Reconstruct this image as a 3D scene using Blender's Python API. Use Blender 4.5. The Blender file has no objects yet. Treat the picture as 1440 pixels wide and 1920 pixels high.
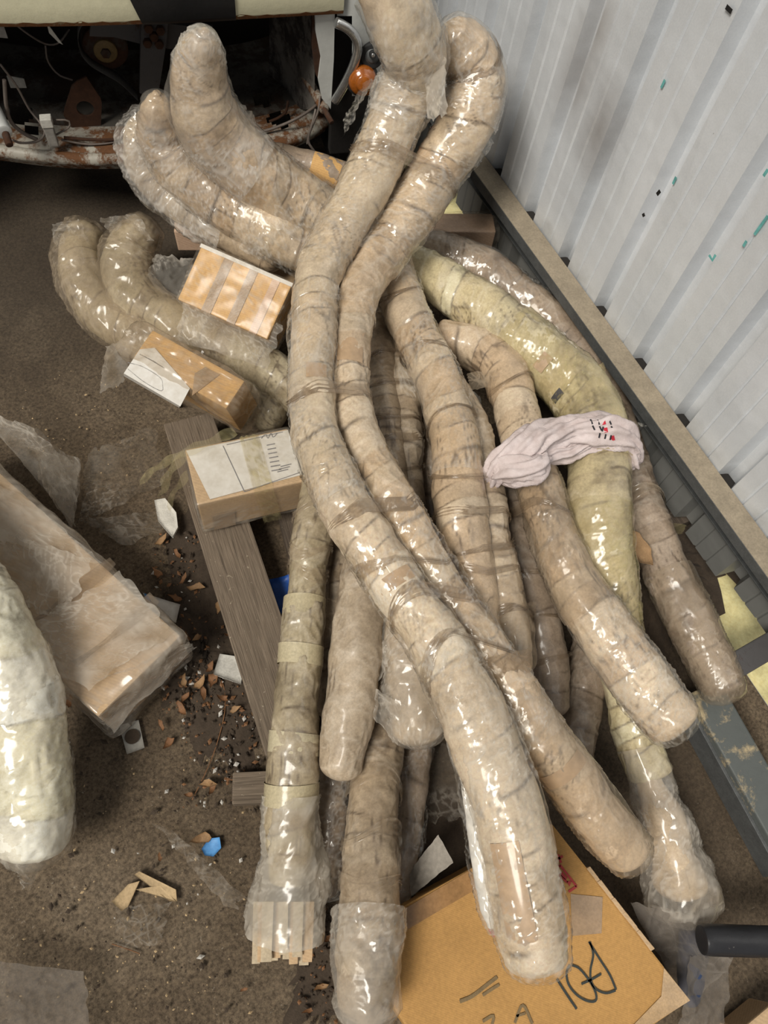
import bpy, bmesh, math, random
import numpy as np
from mathutils import Vector, Matrix

# ------------------------------------------------------------------ camera
F = 1440.0            # focal length in pixels of the 1440 x 1920 frame
H = 1.75              # lens height above the floor, metres
_n = np.array([-150, 720, F]); _n /= np.linalg.norm(_n)             # straight down, in camera space
_d = np.array([-1707, -3238, F]); _d -= _n * (_d @ _n); _d /= np.linalg.norm(_d)   # along the shed wall
M = np.array([np.cross(_d, -_n), _d, -_n])                          # rows: world axes in camera space
CAM = np.array([0, 0, H]); FWD = M[:, 2].copy()
S = bpy.context.scene
cd = bpy.data.cameras.new('camera'); cam = bpy.data.objects.new('camera', cd)
S.collection.objects.link(cam)
cd.sensor_fit = 'VERTICAL'; cd.sensor_height = 36; cd.lens = 36 * F / 1920; cd.clip_start = .02
mw = Matrix.Identity(4)
for i in range(3):
    mw[i][0] = M[i, 0]; mw[i][1] = -M[i, 1]; mw[i][2] = -M[i, 2]; mw[i][3] = CAM[i]
cam.matrix_world = mw
S.camera = cam

# ------------------------------------------------------------------ light
W = bpy.data.worlds.new('sky'); S.world = W; W.use_nodes = True
bg = W.node_tree.nodes['Background']
bg.inputs[0].default_value = (.94, .97, 1.0, 1); bg.inputs[1].default_value = .28
sd = bpy.data.lights.new('sun', 'SUN'); sun = bpy.data.objects.new('sun', sd); S.collection.objects.link(sun)
sd.energy = 3.15; sd.angle = math.radians(22); sd.color = (1, .95, .86)
sun.rotation_euler = Vector((.70, .22, -1.0)).to_track_quat('-Z', 'Y').to_euler()
S.view_settings.view_transform = 'Standard'; S.view_settings.look = 'None'
S.view_settings.gamma = 1; S.view_settings.use_curve_mapping = False
S.view_settings.exposure = 0.0
S.cycles.max_bounces = 5; S.cycles.diffuse_bounces = 2; S.cycles.glossy_bounces = 2; S.cycles.transmission_bounces = 2; S.cycles.transparent_max_bounces = 8

# ------------------------------------------------------------------ geometry helpers
rng = np.random.RandomState(7); random.seed(7)
COL = S.collection
def ray(px, py): return M @ np.array([px - 720, py - 960, F], float)
def P(px, py, z):
    "the point at height z seen at a pixel"
    r = ray(px, py); return CAM + r * ((z - H) / r[2])
def PX(px, py, x):
    r = ray(px, py); return CAM + r * (x / r[0])
def onplane(px, py, o, n):
    r = ray(px, py); return CAM + r * (((o - CAM) @ n) / (r @ n))
def depth(p): return (np.asarray(p) - CAM) @ FWD
def proj(p):
    v = M.T @ (np.asarray(p) - CAM); return np.array([720 + F * v[0] / v[2], 960 + F * v[1] / v[2]])
def nrm(v):
    v = np.asarray(v, float); return v / (np.linalg.norm(v) + 1e-12)

_perm = np.random.RandomState(3).permutation(256); _perm = np.concatenate([_perm, _perm, _perm])
_g = np.random.RandomState(5).normal(size=(256, 3)); _g /= np.linalg.norm(_g, axis=1)[:, None]
def pn(p, f=1.0, off=0.0):
    "gradient noise, about -1..1, on an (N,3) array"
    p = np.asarray(p, float) * f + off
    i = np.floor(p).astype(int); u = p - i; i &= 255
    w = u * u * u * (u * (u * 6 - 15) + 10); out = 0
    for dx in (0, 1):
        for dy in (0, 1):
            for dz in (0, 1):
                h = _perm[_perm[_perm[i[:, 0] + dx] + i[:, 1] + dy] + i[:, 2] + dz]
                g = _g[h]; dd = u - np.array([dx, dy, dz])
                wt = (w[:, 0] if dx else 1 - w[:, 0]) * (w[:, 1] if dy else 1 - w[:, 1]) * (w[:, 2] if dz else 1 - w[:, 2])
                out = out + wt * (g * dd).sum(1)
    return out * 1.6
def ridge(p, f, off=0.0): return 1 - np.abs(pn(p, f, off)) * 2
def crumple(p, f=14, off=0.0, along=None):
    "sharp folds like crushed film, drawn out along a direction"
    if along is not None:
        a = nrm(along); p = p - np.outer(p @ a, a) * .84
    q = p + .03 * np.stack([pn(p, f * .6, off + 3), pn(p, f * .6, off + 7), pn(p, f * .6, off + 13)], 1)
    return .6 * ridge(q, f, off) + .4 * ridge(q, f * 2.4, off + 5)
def folds(p, dirs, f, w=.16, off=0.0):
    "thin raised creases, each family drawn out along one direction; gives height 0..1"
    h = np.zeros(len(p))
    for k, dr_ in enumerate(dirs):
        a = nrm(dr_); q = p - np.outer(p @ a, a) * .8
        n = pn(q, f * (1 + .45 * k), off + 3.7 * k); h = np.maximum(h, np.clip(1 - np.abs(n) / w, 0, 1))
    return h * np.clip(pn(p, 7, off + 21) * 2.2 + .75, 0, 1)
def sstep(x, a, b):
    u = np.clip((x - a) / (b - a), 0, 1); return u * u * (3 - 2 * u)

def link(name, me, mat, parent=None):
    o = bpy.data.objects.new(name, me); COL.objects.link(o)
    if mat is not None: me.materials.append(mat)
    if parent is not None:
        o.parent = parent
        o.matrix_parent_inverse = parent.matrix_world.inverted() if parent.type == 'EMPTY' else Matrix.Identity(4)
    return o
def mesh(name, v, f, mat, parent=None, smooth=True, uv=None, col=None):
    me = bpy.data.meshes.new(name)
    if isinstance(f, np.ndarray):
        v = np.asarray(v, np.float32); k = f.shape[1]
        me.vertices.add(len(v)); me.vertices.foreach_set('co', v.ravel())
        me.loops.add(f.size); me.loops.foreach_set('vertex_index', f.ravel().astype(np.int32))
        me.polygons.add(len(f)); me.polygons.foreach_set('loop_start', np.arange(0, f.size, k, dtype=np.int32))
        me.update(calc_edges=True)
    else:
        me.from_pydata([tuple(map(float, q)) for q in v], [], [tuple(map(int, q)) for q in f])
    if col is not None:
        c = np.ones((len(v), 4), np.float32); c[:, :3] = col
        me.attributes.new('Col', 'FLOAT_COLOR', 'POINT').data.foreach_set('color', c.ravel())
    if smooth: me.polygons.foreach_set('use_smooth', [True] * len(me.polygons))
    me.update()
    return link(name, me, mat, parent)
def quads(m, n, wrap=False):
    "faces of an m x n grid of vertices (row by row)"
    i, j = np.meshgrid(np.arange(m - 1), np.arange(n if wrap else n - 1), indexing='ij'); j2 = (j + 1) % n
    return np.stack([i * n + j, i * n + j2, (i + 1) * n + j2, (i + 1) * n + j], -1).reshape(-1, 4)
def bmobj(name, bm, mat, parent=None, smooth=False):
    me = bpy.data.meshes.new(name); bm.to_mesh(me); bm.free()
    if smooth: me.polygons.foreach_set('use_smooth', [True] * len(me.polygons))
    return link(name, me, mat, parent)
def tag(o, label=None, cat=None, group=None, kind=None):
    if label: o['label'] = label
    if cat: o['category'] = cat
    if group: o['group'] = group
    if kind: o['kind'] = kind
    return o
def thing(name, loc, label, cat, group=None):
    o = bpy.data.objects.new(name, None); COL.objects.link(o); o.empty_display_size = .05
    o.location = tuple(map(float, loc)); o.matrix_world = Matrix.Translation(Vector(tuple(map(float, loc))))
    return tag(o, label, cat, group)

def catmull(pts, ds):
    pts = np.asarray(pts, float)
    q = np.vstack([2 * pts[0] - pts[1], pts, 2 * pts[-1] - pts[-2]]); out = []
    for i in range(1, len(q) - 2):
        p0, p1, p2, p3 = q[i - 1], q[i], q[i + 1], q[i + 2]
        t = np.linspace(0, 1, 24, endpoint=False)[:, None]
        out.append(.5 * (2 * p1 + (p2 - p0) * t + (2 * p0 - 5 * p1 + 4 * p2 - p3) * t ** 2 + (3 * p1 - p0 - 3 * p2 + p3) * t ** 3))
    out.append(pts[-1:]); c = np.vstack(out)
    s = np.concatenate([[0], np.cumsum(np.linalg.norm(np.diff(c[:, :3], axis=0), axis=1))])
    m = max(4, int(s[-1] / ds)); st = np.linspace(0, s[-1], m + 1)
    return np.stack([np.interp(st, s, c[:, k]) for k in range(c.shape[1])], 1), st

class Tube:
    "a swept round run; pts = (px, py, height, width in pixels)"
    def __init__(self, pts, ds=.0035, world=False):
        w = []
        for a in pts:
            if world: w.append(a)
            else:
                p = P(a[0], a[1], a[2]); w.append((*p, a[3] / 2 * depth(p) / F))
        c, self.s = catmull(w, ds)
        self.C = c[:, :3]; self.R = c[:, 3]
        T = np.gradient(self.C, axis=0); self.T = T / np.linalg.norm(T, axis=1)[:, None]
        n = nrm(np.cross(self.T[0], [0.13, 0.2, 1])); A = [n]
        for i in range(1, len(T)):
            n = nrm(n - self.T[i] * (n @ self.T[i])); A.append(n)
        self.A = np.array(A); self.B = np.cross(self.T, self.A)
        self.px = np.array([proj(p) for p in self.C])
    def at(self, px, py): return int(np.argmin(((self.px - [px, py]) ** 2).sum(1)))
    def mesh(self, name, mat, parent, n=72, i0=0, i1=None, dr=0.0, lump=.005, wr=.0022, band=.0018, bw=.055,
             tilt=.25, cap0=True, cap1=True, flat=None, seed=0, capk=.75, crump=0.0, cf=12, look=None, film=None):
        i1 = len(self.C) if i1 is None else i1
        C, R, T, A, B, s = (q[i0:i1] for q in (self.C, self.R + dr, self.T, self.A, self.B, self.s))
        ks = np.arange(1, 10) / 10 * math.pi / 2
        def cap(end, i):
            return (C[i] + np.outer(np.sin(ks), T[i]) * R[i] * capk * end, R[i] * np.cos(ks), np.repeat(A[i:i + 1] if i >= 0 else A[-1:], 9, 0), np.repeat(B[i:i + 1] if i >= 0 else B[-1:], 9, 0), s[i] + R[i] * capk * ks * end)
        parts = []
        if cap0: parts.append(tuple(q[::-1] for q in cap(-1, 0)))
        parts.append((C, R, A, B, s))
        if cap1: parts.append(cap(1, -1))
        C, R, A, B, s = (np.concatenate([p[k] for p in parts]) for k in range(5)); m = len(C)
        th = np.arange(n) / n * 2 * math.pi
        rad = A[:, None] * np.cos(th)[None, :, None] + B[:, None] * np.sin(th)[None, :, None]
        if flat is not None:
            ax, k0, k1 = flat                       # squash along an axis, from k0 at the start to k1 at the end
            kk = np.linspace(k0, k1, m)[:, None, None]; ax = nrm(ax)
            rad = rad - (rad @ ax)[:, :, None] * ax * (1 - kk)
        V = (C[:, None] + rad * R[:, None, None]).reshape(-1, 3)
        Rf = np.repeat(R, n); sf = np.repeat(s, n); tf = np.tile(th, m); q = V + seed * 1.37
        keep = np.clip(Rf / (R.max() * .5), .12, 1); d = np.zeros(len(V)); col = None
        rs = np.random.RandomState(int(seed * 10) + 3); ax_ = nrm(C[-1] - C[0])
        if lump: d += lump * (pn(q, 11) * 1.2 + .5 * pn(q, 27, 4))
        fo = None
        if wr:
            side = nrm(np.cross(ax_, UP)); dirs = [side + .5 * ax_ + .3 * rs.normal(size=3), side - .6 * ax_ + .3 * rs.normal(size=3), ax_ + .4 * rs.normal(size=3)]
            fo = folds(q, dirs, 19, .22, seed); d += wr * (fo + .5 * pn(q, 70, 5))
        e = None
        if band:
            uu = sf + tilt * Rf * np.cos(tf + seed) + .008 * pn(q, 16, 2); x = uu / bw + .3 * np.sin(uu * 31 + seed)
            bi = np.floor(x).astype(int); fr = x - bi; hsh = _perm[(bi * 7 + int(seed * 13)) & 255] / 255.0
            d += band * (hsh - .3); e = np.clip(1 - np.minimum(fr, 1 - fr) * bw / .0042, 0, 1)
        if crump:
            d1 = ax_ + nrm(rs.normal(size=3)) * .75; d2 = ax_ + nrm(rs.normal(size=3)) * .9
            c1 = crumple(q, cf, seed, d1); d += crump * (.6 * c1 + .4 * crumple(q, cf * 1.5, seed + 5, d2) - .45)
        if look is not None:
            c1_, c2_, c3_, dirt, grime, seam = look
            if band: col = np.where((hsh < .5)[:, None], np.outer(1 - hsh * 2, c1_) + np.outer(hsh * 2, c2_), np.outer(2 - hsh * 2, c2_) + np.outer(hsh * 2 - 1, c3_))
            else: col = np.tile(np.array(c2_, float), (len(V), 1))
            big = pn(q, 5, 31); col = col * (1 + .20 * big + .14 * pn(q, 19, 37))[:, None]
            if band: col = mixc(col, grime, e * seam * sstep(pn(q, 13, 41), -.25, .3))
            dn = sstep(pn(q, 7, 43) + .5 * pn(q, 16, 47) + .35 * pn(q, 40, 53), .0, .95) * (.6 + .4 * pn(q, 90, 59))
            col = mixc(col, grime, np.clip(dn * dirt, 0, .8))
            gr = sstep(np.abs(pn(q - np.outer(q @ ax_, ax_) * .9, 60, 61)), .12, 0) * sstep(pn(q, 9, 67), .05, .35); col = mixc(col, grime, gr * .75 * min(1, dirt * 1.5))
            if fo is not None: col = mixc(col, (.80, .74, .64), fo ** 3 * .16); col = mixc(col, grime, np.clip(fo - .02, 0, .3) * np.clip(.3 - fo, 0, .3) * 22 * .35)
        if film is not None:
            f0, f1 = film
            cr = folds(q, [ax_ + .7 * rs.normal(size=3), rs.normal(size=3), rs.normal(size=3)], 34, .085, seed + 2)
            d += .0026 * cr
            a_ = f0 + (f1 - f0) * np.clip(cr * .8 + .35 * sstep(pn(q, 6, 71), .1, .6), 0, 1); dd_ = sstep(pn(q, 9, 73) + .4 * pn(q, 30, 77), .1, .8)
            col = np.stack([a_, dd_, a_ * 0], 1)
        V = V + rad.reshape(-1, 3) * (d * keep)[:, None]
        if V[:, 2].min() < .003: V[:, 2] = np.maximum(V[:, 2], .003)
        f = quads(m, n, True); o_ = []
        for flag, row, rev in ((cap0, 0, False), (cap1, m - 1, True)):
            if flag:                      # close the tip with a small fan round a centre vertex
                V = np.vstack([V, V[row * n:(row + 1) * n].mean(0)]); ci = len(V) - 1; j = np.arange(n)
                if col is not None: col = np.vstack([col, col[row * n]])
                a_, b_ = row * n + j, row * n + (j + 1) % n; tri = np.stack([np.full(n, ci), b_ if not rev else a_, a_ if not rev else b_], 1)
                o_.append(np.stack([tri[:, 0], tri[:, 1], tri[:, 2], tri[:, 2]], 1))
        if not o_: return mesh(name, V, f, mat, parent, True, None, col)
        caps = np.concatenate(o_)[:, :3]
        me = bpy.data.meshes.new(name); V = V.astype(np.float32)
        me.vertices.add(len(V)); me.vertices.foreach_set('co', V.ravel())
        loops = np.concatenate([f.ravel(), caps.ravel()]).astype(np.int32); st = np.concatenate([np.arange(len(f)) * 4, f.size + np.arange(len(caps)) * 3]).astype(np.int32)
        me.loops.add(len(loops)); me.loops.foreach_set('vertex_index', loops); me.polygons.add(len(st)); me.polygons.foreach_set('loop_start', st)
        me.update(calc_edges=True)
        if col is not None:
            c = np.ones((len(V), 4), np.float32); c[:, :3] = col; me.attributes.new('Col', 'FLOAT_COLOR', 'POINT').data.foreach_set('color', c.ravel())
        me.polygons.foreach_set('use_smooth', [True] * len(me.polygons)); me.update()
        return link(name, me, mat, parent)
UP = np.array([0, 0, 1.0])
def mixc(col, g, f): return col * (1 - f)[:, None] + np.outer(f, g)

def band(name, mat, parent, rings, width=.025, tilt=0.0, dr=.004, pleat=.0022, seed=0, n=64, k=9, plain=False):
    "a pulled strip of film round one or two runs; rings = [(tube, index), ...]"
    (t1, i1), (t2, i2) = rings[0], rings[-1]
    c1, c2 = t1.C[i1], t2.C[i2]; r1, r2 = t1.R[i1] + dr, t2.R[i2] + dr
    t = nrm(t1.T[i1] + t2.T[i2])
    e1 = c2 - c1 if len(rings) > 1 else t1.A[i1]
    if plain: pleat = .0003
    e1 = nrm(e1 - t * (e1 @ t)); e2 = np.cross(t, e1)
    th = np.linspace(0, 2 * math.pi, n, endpoint=False); V = []
    for j, a in enumerate(th):
        c, r = (c2, r2) if math.cos(a) > 0 else (c1, r1)
        out = e1 * math.cos(a) + e2 * math.sin(a)
        off = .35 * width * math.sin(2 * a + seed) + tilt * r * math.cos(a + seed * 2)
        wj = width * (.75 + .35 * math.sin(a * 1.5 + seed * 3))
        if plain: wj = width; off = tilt * r * math.cos(a + seed * 2)
        for b in range(k):
            u = b / (k - 1) - .5
            pl = pleat * (math.cos(b * 2.6 + 1.2 * math.sin(a * 2 + seed)) + .6 * math.sin(b * 4.1 + a * 3 + seed))
            V.append(c + out * (r + pl + .001) + t * (off + u * wj))
    f = [(j * k + b, ((j + 1) % n) * k + b, ((j + 1) % n) * k + b + 1, j * k + b + 1) for j in range(n) for b in range(k - 1)]
    V = np.array(V); return mesh(name, V, np.array(f), mat, parent, True, None, surf(mat, V, seed))

FILM = {}; LOOK = {}
def surf(mat, V, seed=0):
    "per-vertex film opacity or paper tone for a material"
    if mat is None: return None
    if mat.name in FILM:
        f0, f1 = FILM[mat.name]; rs = np.random.RandomState(int(seed * 10) + 5); q = V + seed
        cr = folds(q, list(rs.normal(size=(3, 3))), 30, .09, seed); a_ = f0 + (f1 - f0) * np.clip(cr * .8 + .35 * sstep(pn(q, 6, 71), .1, .6), 0, 1)
        return np.stack([a_, sstep(pn(q, 9, 73) + .4 * pn(q, 30, 77), .1, .8), a_ * 0], 1)
    if mat.name in LOOK:
        c1, c2, c3, dirt, grime, seam = LOOK[mat.name]; q = V + seed; u = sstep(pn(q, 6, 31), -.5, .5)
        return mixc(np.outer(1 - u, c1) + np.outer(u, c3), grime, np.clip(sstep(pn(q, 7, 43) + .5 * pn(q, 16, 47), 0, .95) * dirt, 0, .8))
    return None

def sheet(name, mat, parent, corners, nx=30, ny=30, amp=.012, f=14, seed=0, ragged=.0, sag=0.0, fine=.002):
    "a loose crumpled sheet between four corners, corners = (px,py,z) in order round"
    nx *= 2; ny *= 2; q = [P(*c) for c in corners]
    u, v = np.meshgrid(np.linspace(0, 1, nx), np.linspace(0, 1, ny)); u = u.ravel(); v = v.ravel()
    if ragged:
        e = np.stack([u * 3, v * 3, np.full_like(u, seed * 3.1)], 1)
        ed = np.clip(np.minimum(np.minimum(u, 1 - u), np.minimum(v, 1 - v)) * 8, 0, 1)
        u = u + ragged * pn(e, 2.2, 1) * (1.4 - ed); v = v + ragged * pn(e, 2.2, 8) * (1.4 - ed)
    V = (np.outer((1 - u) * (1 - v), q[0]) + np.outer(u * (1 - v), q[1]) + np.outer(u * v, q[2]) + np.outer((1 - u) * v, q[3]))
    nn = nrm(np.cross(q[1] - q[0], q[3] - q[0]))
    if nn[2] < 0: nn = -nn
    d = amp * (crumple(V + seed, f, seed) - .3) + fine * pn(V, 90, seed)
    V = V + d[:, None] * nn
    V[:, 2] -= sag * np.sin(np.clip(u, 0, 1) * math.pi)
    V[:, 2] = np.maximum(V[:, 2], .0025)
    return mesh(name, V, quads(ny, nx), mat, parent, True, None, surf(mat, V, seed))

def box_frame(o, a, b, h, skew=False):
    "top face corner o with neighbours a and b (world), thickness h below -> centre, axes, half sizes"
    o, a, b = map(lambda q: np.asarray(q, float), (o, a, b))
    e1 = a - o; L1 = np.linalg.norm(e1); e1 /= L1
    e2 = b - o; e2 = e2 - e1 * (e2 @ e1) * (0 if skew else 1); L2 = np.linalg.norm(e2); e2 /= L2
    e3 = nrm(np.cross(e1, e2))
    if e3[2] < 0: e3 = -e3
    return o + e1 * L1 / 2 + e2 * L2 / 2 - e3 * h / 2, np.array([e1, e2, e3]), np.array([L1, L2, h]) / 2
def box(name, mat, parent, fr, grow=0.0, sub=1, bev=.004, crump=0.0, f=16, seed=0, smooth=False, warp=.0, local=False):
    c, E, hs = fr; bm = bmesh.new(); bmesh.ops.create_cube(bm, size=2)
    for v in bm.verts: v.co = Vector([v.co[i] * float(hs[i] + grow) for i in range(3)])
    if bev: bmesh.ops.bevel(bm, geom=bm.edges[:], offset=bev, segments=2, affect='EDGES', profile=.6)
    if sub > 1: bmesh.ops.subdivide_edges(bm, edges=[e for e in bm.edges if e.calc_length() > .03], cuts=sub, use_grid_fill=True)
    me = bpy.data.meshes.new(name); bm.normal_update()
    co = np.array([v.co[:] for v in bm.verts]); no = np.array([v.normal[:] for v in bm.verts])
    if crump or warp:
        co = co + no * ((crump * (crumple(co + seed, f, seed) - .3) if crump else 0) + warp * pn(co + seed, 6, seed))[:, None]
    if local and np.linalg.det(E) < 0: E = E * [[1], [-1], [1]]; co = co * [1, -1, 1]
    w = co if local else c + co @ E; colr = surf(mat, w, seed)
    for v, q in zip(bm.verts, w): v.co = Vector(tuple(q))
    if np.linalg.det(c[0] * 0 + E) < 0: bmesh.ops.reverse_faces(bm, faces=bm.faces[:])
    bm.to_mesh(me); bm.free()
    if colr is not None:
        c4 = np.ones((len(w), 4), np.float32); c4[:, :3] = colr; me.attributes.new('Col', 'FLOAT_COLOR', 'POINT').data.foreach_set('color', c4.ravel())
    if smooth: me.polygons.foreach_set('use_smooth', [True] * len(me.polygons))
    o = link(name, me, mat, parent)
    if local:
        m4 = Matrix.Identity(4)
        for i in range(3):
            for j in range(3): m4[i][j] = float(E[j][i])
            m4[i][3] = float(c[i])
        o.matrix_basis = m4
    return o
def boxw(name, mat, parent, lo, hi, bev=.003):
    lo, hi = np.array(lo, float), np.array(hi, float)
    return box(name, mat, parent, ((lo + hi) / 2, np.eye(3), (hi - lo) / 2), bev=bev)
def pipe(name, mat, parent, pts, r, n=10, ds=.01):
    "smooth round run through world points, constant radius"
    t = Tube([(*p, r) for p in pts], ds, world=True)
    return t.mesh(name, mat, parent, n=n, lump=0, wr=0, band=0, capk=.15)
def ribbon(name, mat, parent, pts, nrmv, w, th=.0006):
    "flat stroke lying on a surface"
    pts = np.asarray(pts); T = np.gradient(pts, axis=0); V = []
    for p, t in zip(pts, T):
        sd_ = nrm(np.cross(nrmv, t)) * w / 2; V += [p - sd_ + nrmv * th, p + sd_ + nrmv * th, p + sd_ * .9, p - sd_ * .9]
    f = []
    for i in range(len(pts) - 1):
        for k in range(4): f.append((i * 4 + k, i * 4 + (k + 1) % 4, i * 4 + 4 + (k + 1) % 4, i * 4 + 4 + k))
    return mesh(name, V, f, mat, parent, False)
# ------------------------------------------------------------------ materials
class NT:
    def __init__(s, name):
        s.m = bpy.data.materials.new(name); s.m.use_nodes = True; s.t = s.m.node_tree; s.t.nodes.clear()
        s.out = s.n('ShaderNodeOutputMaterial')
    def n(s, typ, **kw):
        o = s.t.nodes.new(typ)
        for k, v in kw.items(): setattr(o, k, v)
        return o
    def l(s, a, b): s.t.links.new(a, b)
    def set(s, sock, v):
        if hasattr(v, 'is_output') or isinstance(v, bpy.types.NodeSocket): s.l(v, sock)
        elif isinstance(v, (tuple, list)) and len(v) == 3 and sock.type == 'RGBA': sock.default_value = (*v, 1)
        else: sock.default_value = v
    def math(s, op, a, b=0.0, clamp=False):
        o = s.n('ShaderNodeMath', operation=op, use_clamp=clamp); s.set(o.inputs[0], a); s.set(o.inputs[1], b); return o.outputs[0]
    def mix(s, fac, a, b, mode='MIX'):
        o = s.n('ShaderNodeMix', data_type='RGBA', blend_type=mode, clamp_factor=True)
        s.set(o.inputs[0], fac); s.set(o.inputs[6], a); s.set(o.inputs[7], b); return o.outputs[2]
    def ramp(s, x, *st):
        o = s.n('ShaderNodeValToRGB'); e = o.color_ramp.elements
        while len(e) < len(st): e.new(.5)
        for q, (p, c) in zip(e, st): q.position = p; q.color = (*c, 1) if isinstance(c, (tuple, list)) else (c, c, c, 1)
        s.l(x, o.inputs[0]); return o.outputs[0]
    def noise(s, vec, scale, detail=4, rough=.55, dist=0.0):
        o = s.n('ShaderNodeTexNoise'); o.inputs['Scale'].default_value = scale; o.inputs['Detail'].default_value = detail
        o.inputs['Roughness'].default_value = rough; o.inputs['Distortion'].default_value = dist
        if vec is not None: s.l(vec, o.inputs['Vector'])
        return o.outputs['Fac']
    def vor(s, vec, scale, feat='DISTANCE_TO_EDGE'):
        o = s.n('ShaderNodeTexVoronoi', feature=feat); o.inputs['Scale'].default_value = scale
        s.l(vec, o.inputs['Vector']); return o.outputs['Distance']
    def pos(s): return s.n('ShaderNodeNewGeometry').outputs['Position']
    def uv(s): return s.n('ShaderNodeTexCoord').outputs['UV']
    def mapv(s, vec, scale=(1, 1, 1), rot=(0, 0, 0)):
        o = s.n('ShaderNodeMapping'); s.l(vec, o.inputs[0]); o.inputs['Scale'].default_value = scale; o.inputs['Rotation'].default_value = rot
        return o.outputs[0]
    def bump(s, h, strength=.4, dist=.01, normal=None):
        o = s.n('ShaderNodeBump'); o.inputs['Strength'].default_value = strength; o.inputs['Distance'].default_value = dist
        s.l(h, o.inputs['Height'])
        if normal is not None: s.l(normal, o.inputs['Normal'])
        return o.outputs[0]
    def bsdf(s, color, rough=.6, metal=0.0, spec=.5, normal=None, coat=0.0, coat_r=.1, coat_n=None):
        o = s.n('ShaderNodeBsdfPrincipled'); s.set(o.inputs['Base Color'], color); s.set(o.inputs['Roughness'], rough)
        s.set(o.inputs['Metallic'], metal); s.set(o.inputs['Specular IOR Level'], spec)
        s.set(o.inputs['Coat Weight'], coat); s.set(o.inputs['Coat Roughness'], coat_r)
        if normal is not None: s.l(normal, o.inputs['Normal'])
        if coat_n is not None: s.l(coat_n, o.inputs['Coat Normal'])
        return o.outputs[0]
    def done(s, sh): s.l(sh, s.out.inputs[0]); return s.m

def attr(t):
    o = t.n('ShaderNodeAttribute'); o.attribute_name = 'Col'; return o
def mat_wrap(name, c1, c2, c3, dirt=.4, coat=.7, seam=.85, rough=.5, grime=(.075, .05, .032)):
    def soft(c):                       # faded by dust: pull the tone a little towards its own grey
        g = .3 * c[0] + .6 * c[1] + .1 * c[2]; return tuple(x + (g * (1.04, 1.0, .95)[i] - x) * .20 for i, x in enumerate(c))
    t = NT(name); LOOK[name] = (soft(c1), soft(c2), soft(c3), dirt, grime, seam); p = t.pos()
    n = t.noise(p, 190, 3, .7); col = t.mix(.45, attr(t).outputs['Color'], t.ramp(n, (.28, (.3, .3, .3)), (.72, (.72, .72, .72))), 'OVERLAY')
    nb = t.bump(n, .12, .002)
    return t.done(t.bsdf(col, rough, 0, .4, nb, coat, .15, None))

def mat_film(name, tint=(.8, .78, .72), a0=.12, a1=.6, rough=.12, grime=None):
    t = NT(name); FILM[name] = (a0, a1); a = attr(t); sx = t.n('ShaderNodeSeparateColor'); t.l(a.outputs['Color'], sx.inputs[0])
    col = t.mix(sx.outputs[1], tint, grime or tuple(c * .6 for c in tint))
    di = t.n('ShaderNodeBsdfDiffuse'); t.l(col, di.inputs[0])
    tl = t.n('ShaderNodeBsdfTranslucent'); t.l(col, tl.inputs[0])
    m0 = t.n('ShaderNodeMixShader'); m0.inputs[0].default_value = .35; t.l(di.outputs[0], m0.inputs[1]); t.l(tl.outputs[0], m0.inputs[2])
    tr = t.n('ShaderNodeBsdfTransparent'); tr.inputs[0].default_value = (1, .99, .97, 1)
    m1 = t.n('ShaderNodeMixShader'); t.l(sx.outputs[0], m1.inputs[0]); t.l(tr.outputs[0], m1.inputs[1]); t.l(m0.outputs[0], m1.inputs[2])
    gl = t.n('ShaderNodeBsdfGlossy'); gl.inputs['Roughness'].default_value = rough
    lw = t.n('ShaderNodeFresnel'); lw.inputs[0].default_value = 1.5
    geo = t.n('ShaderNodeNewGeometry'); fr = t.math('MULTIPLY', t.math('MINIMUM', lw.outputs[0], .7), t.math('SUBTRACT', 1.0, geo.outputs['Backfacing']))
    m2 = t.n('ShaderNodeMixShader'); t.l(fr, m2.inputs[0]); t.l(m1.outputs[0], m2.inputs[1]); t.l(gl.outputs[0], m2.inputs[2])
    return t.done(m2.outputs[0])

def mat_plain(name, col, rough=.7, metal=0.0, var=.25, scale=18, bump=.2, dark=None, coat=0.0, spec=.4):
    t = NT(name); p = t.pos(); n = t.noise(p, scale, 5, .65)
    dk = dark or tuple(c * .55 for c in col)
    c = t.mix(t.math('MULTIPLY', t.ramp(n, (.35, 0), (.7, 1)), min(1, var * 2)), col, dk)
    f = t.noise(p, scale * 7, 3, .6)
    c = t.mix(.25, c, t.ramp(f, (.3, (.25, .25, .25)), (.7, (.8, .8, .8))), 'OVERLAY')
    return t.done(t.bsdf(c, rough, metal, spec, t.bump(t.math('ADD', n, t.math('MULTIPLY', f, .4)), bump, .004), coat))

def mat_rusty(name, paint, amount=.45, scale=9, rust=(.17, .065, .02), rough=.5, metal=0.0):
    t = NT(name); p = t.pos()
    n = t.noise(p, scale, 7, .7, .4); n2 = t.noise(p, scale * 6, 4, .7)
    f = t.ramp(t.math('ADD', n, t.math('MULTIPLY', t.math('SUBTRACT', n2, .5), .35)), (1 - amount - .06, 0), (1 - amount + .05, 1))
    r = t.mix(n2, tuple(c * .25 for c in rust), tuple(min(1, c * 1.7) for c in rust))
    pc = t.mix(t.math('MULTIPLY', n2, .5), paint, tuple(c * .55 for c in paint))
    return t.done(t.bsdf(t.mix(f, pc, r), t.math('ADD', t.math('MULTIPLY', f, .35), rough), metal, .4, t.bump(t.math('ADD', f, n2), .3, .002)))

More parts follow.
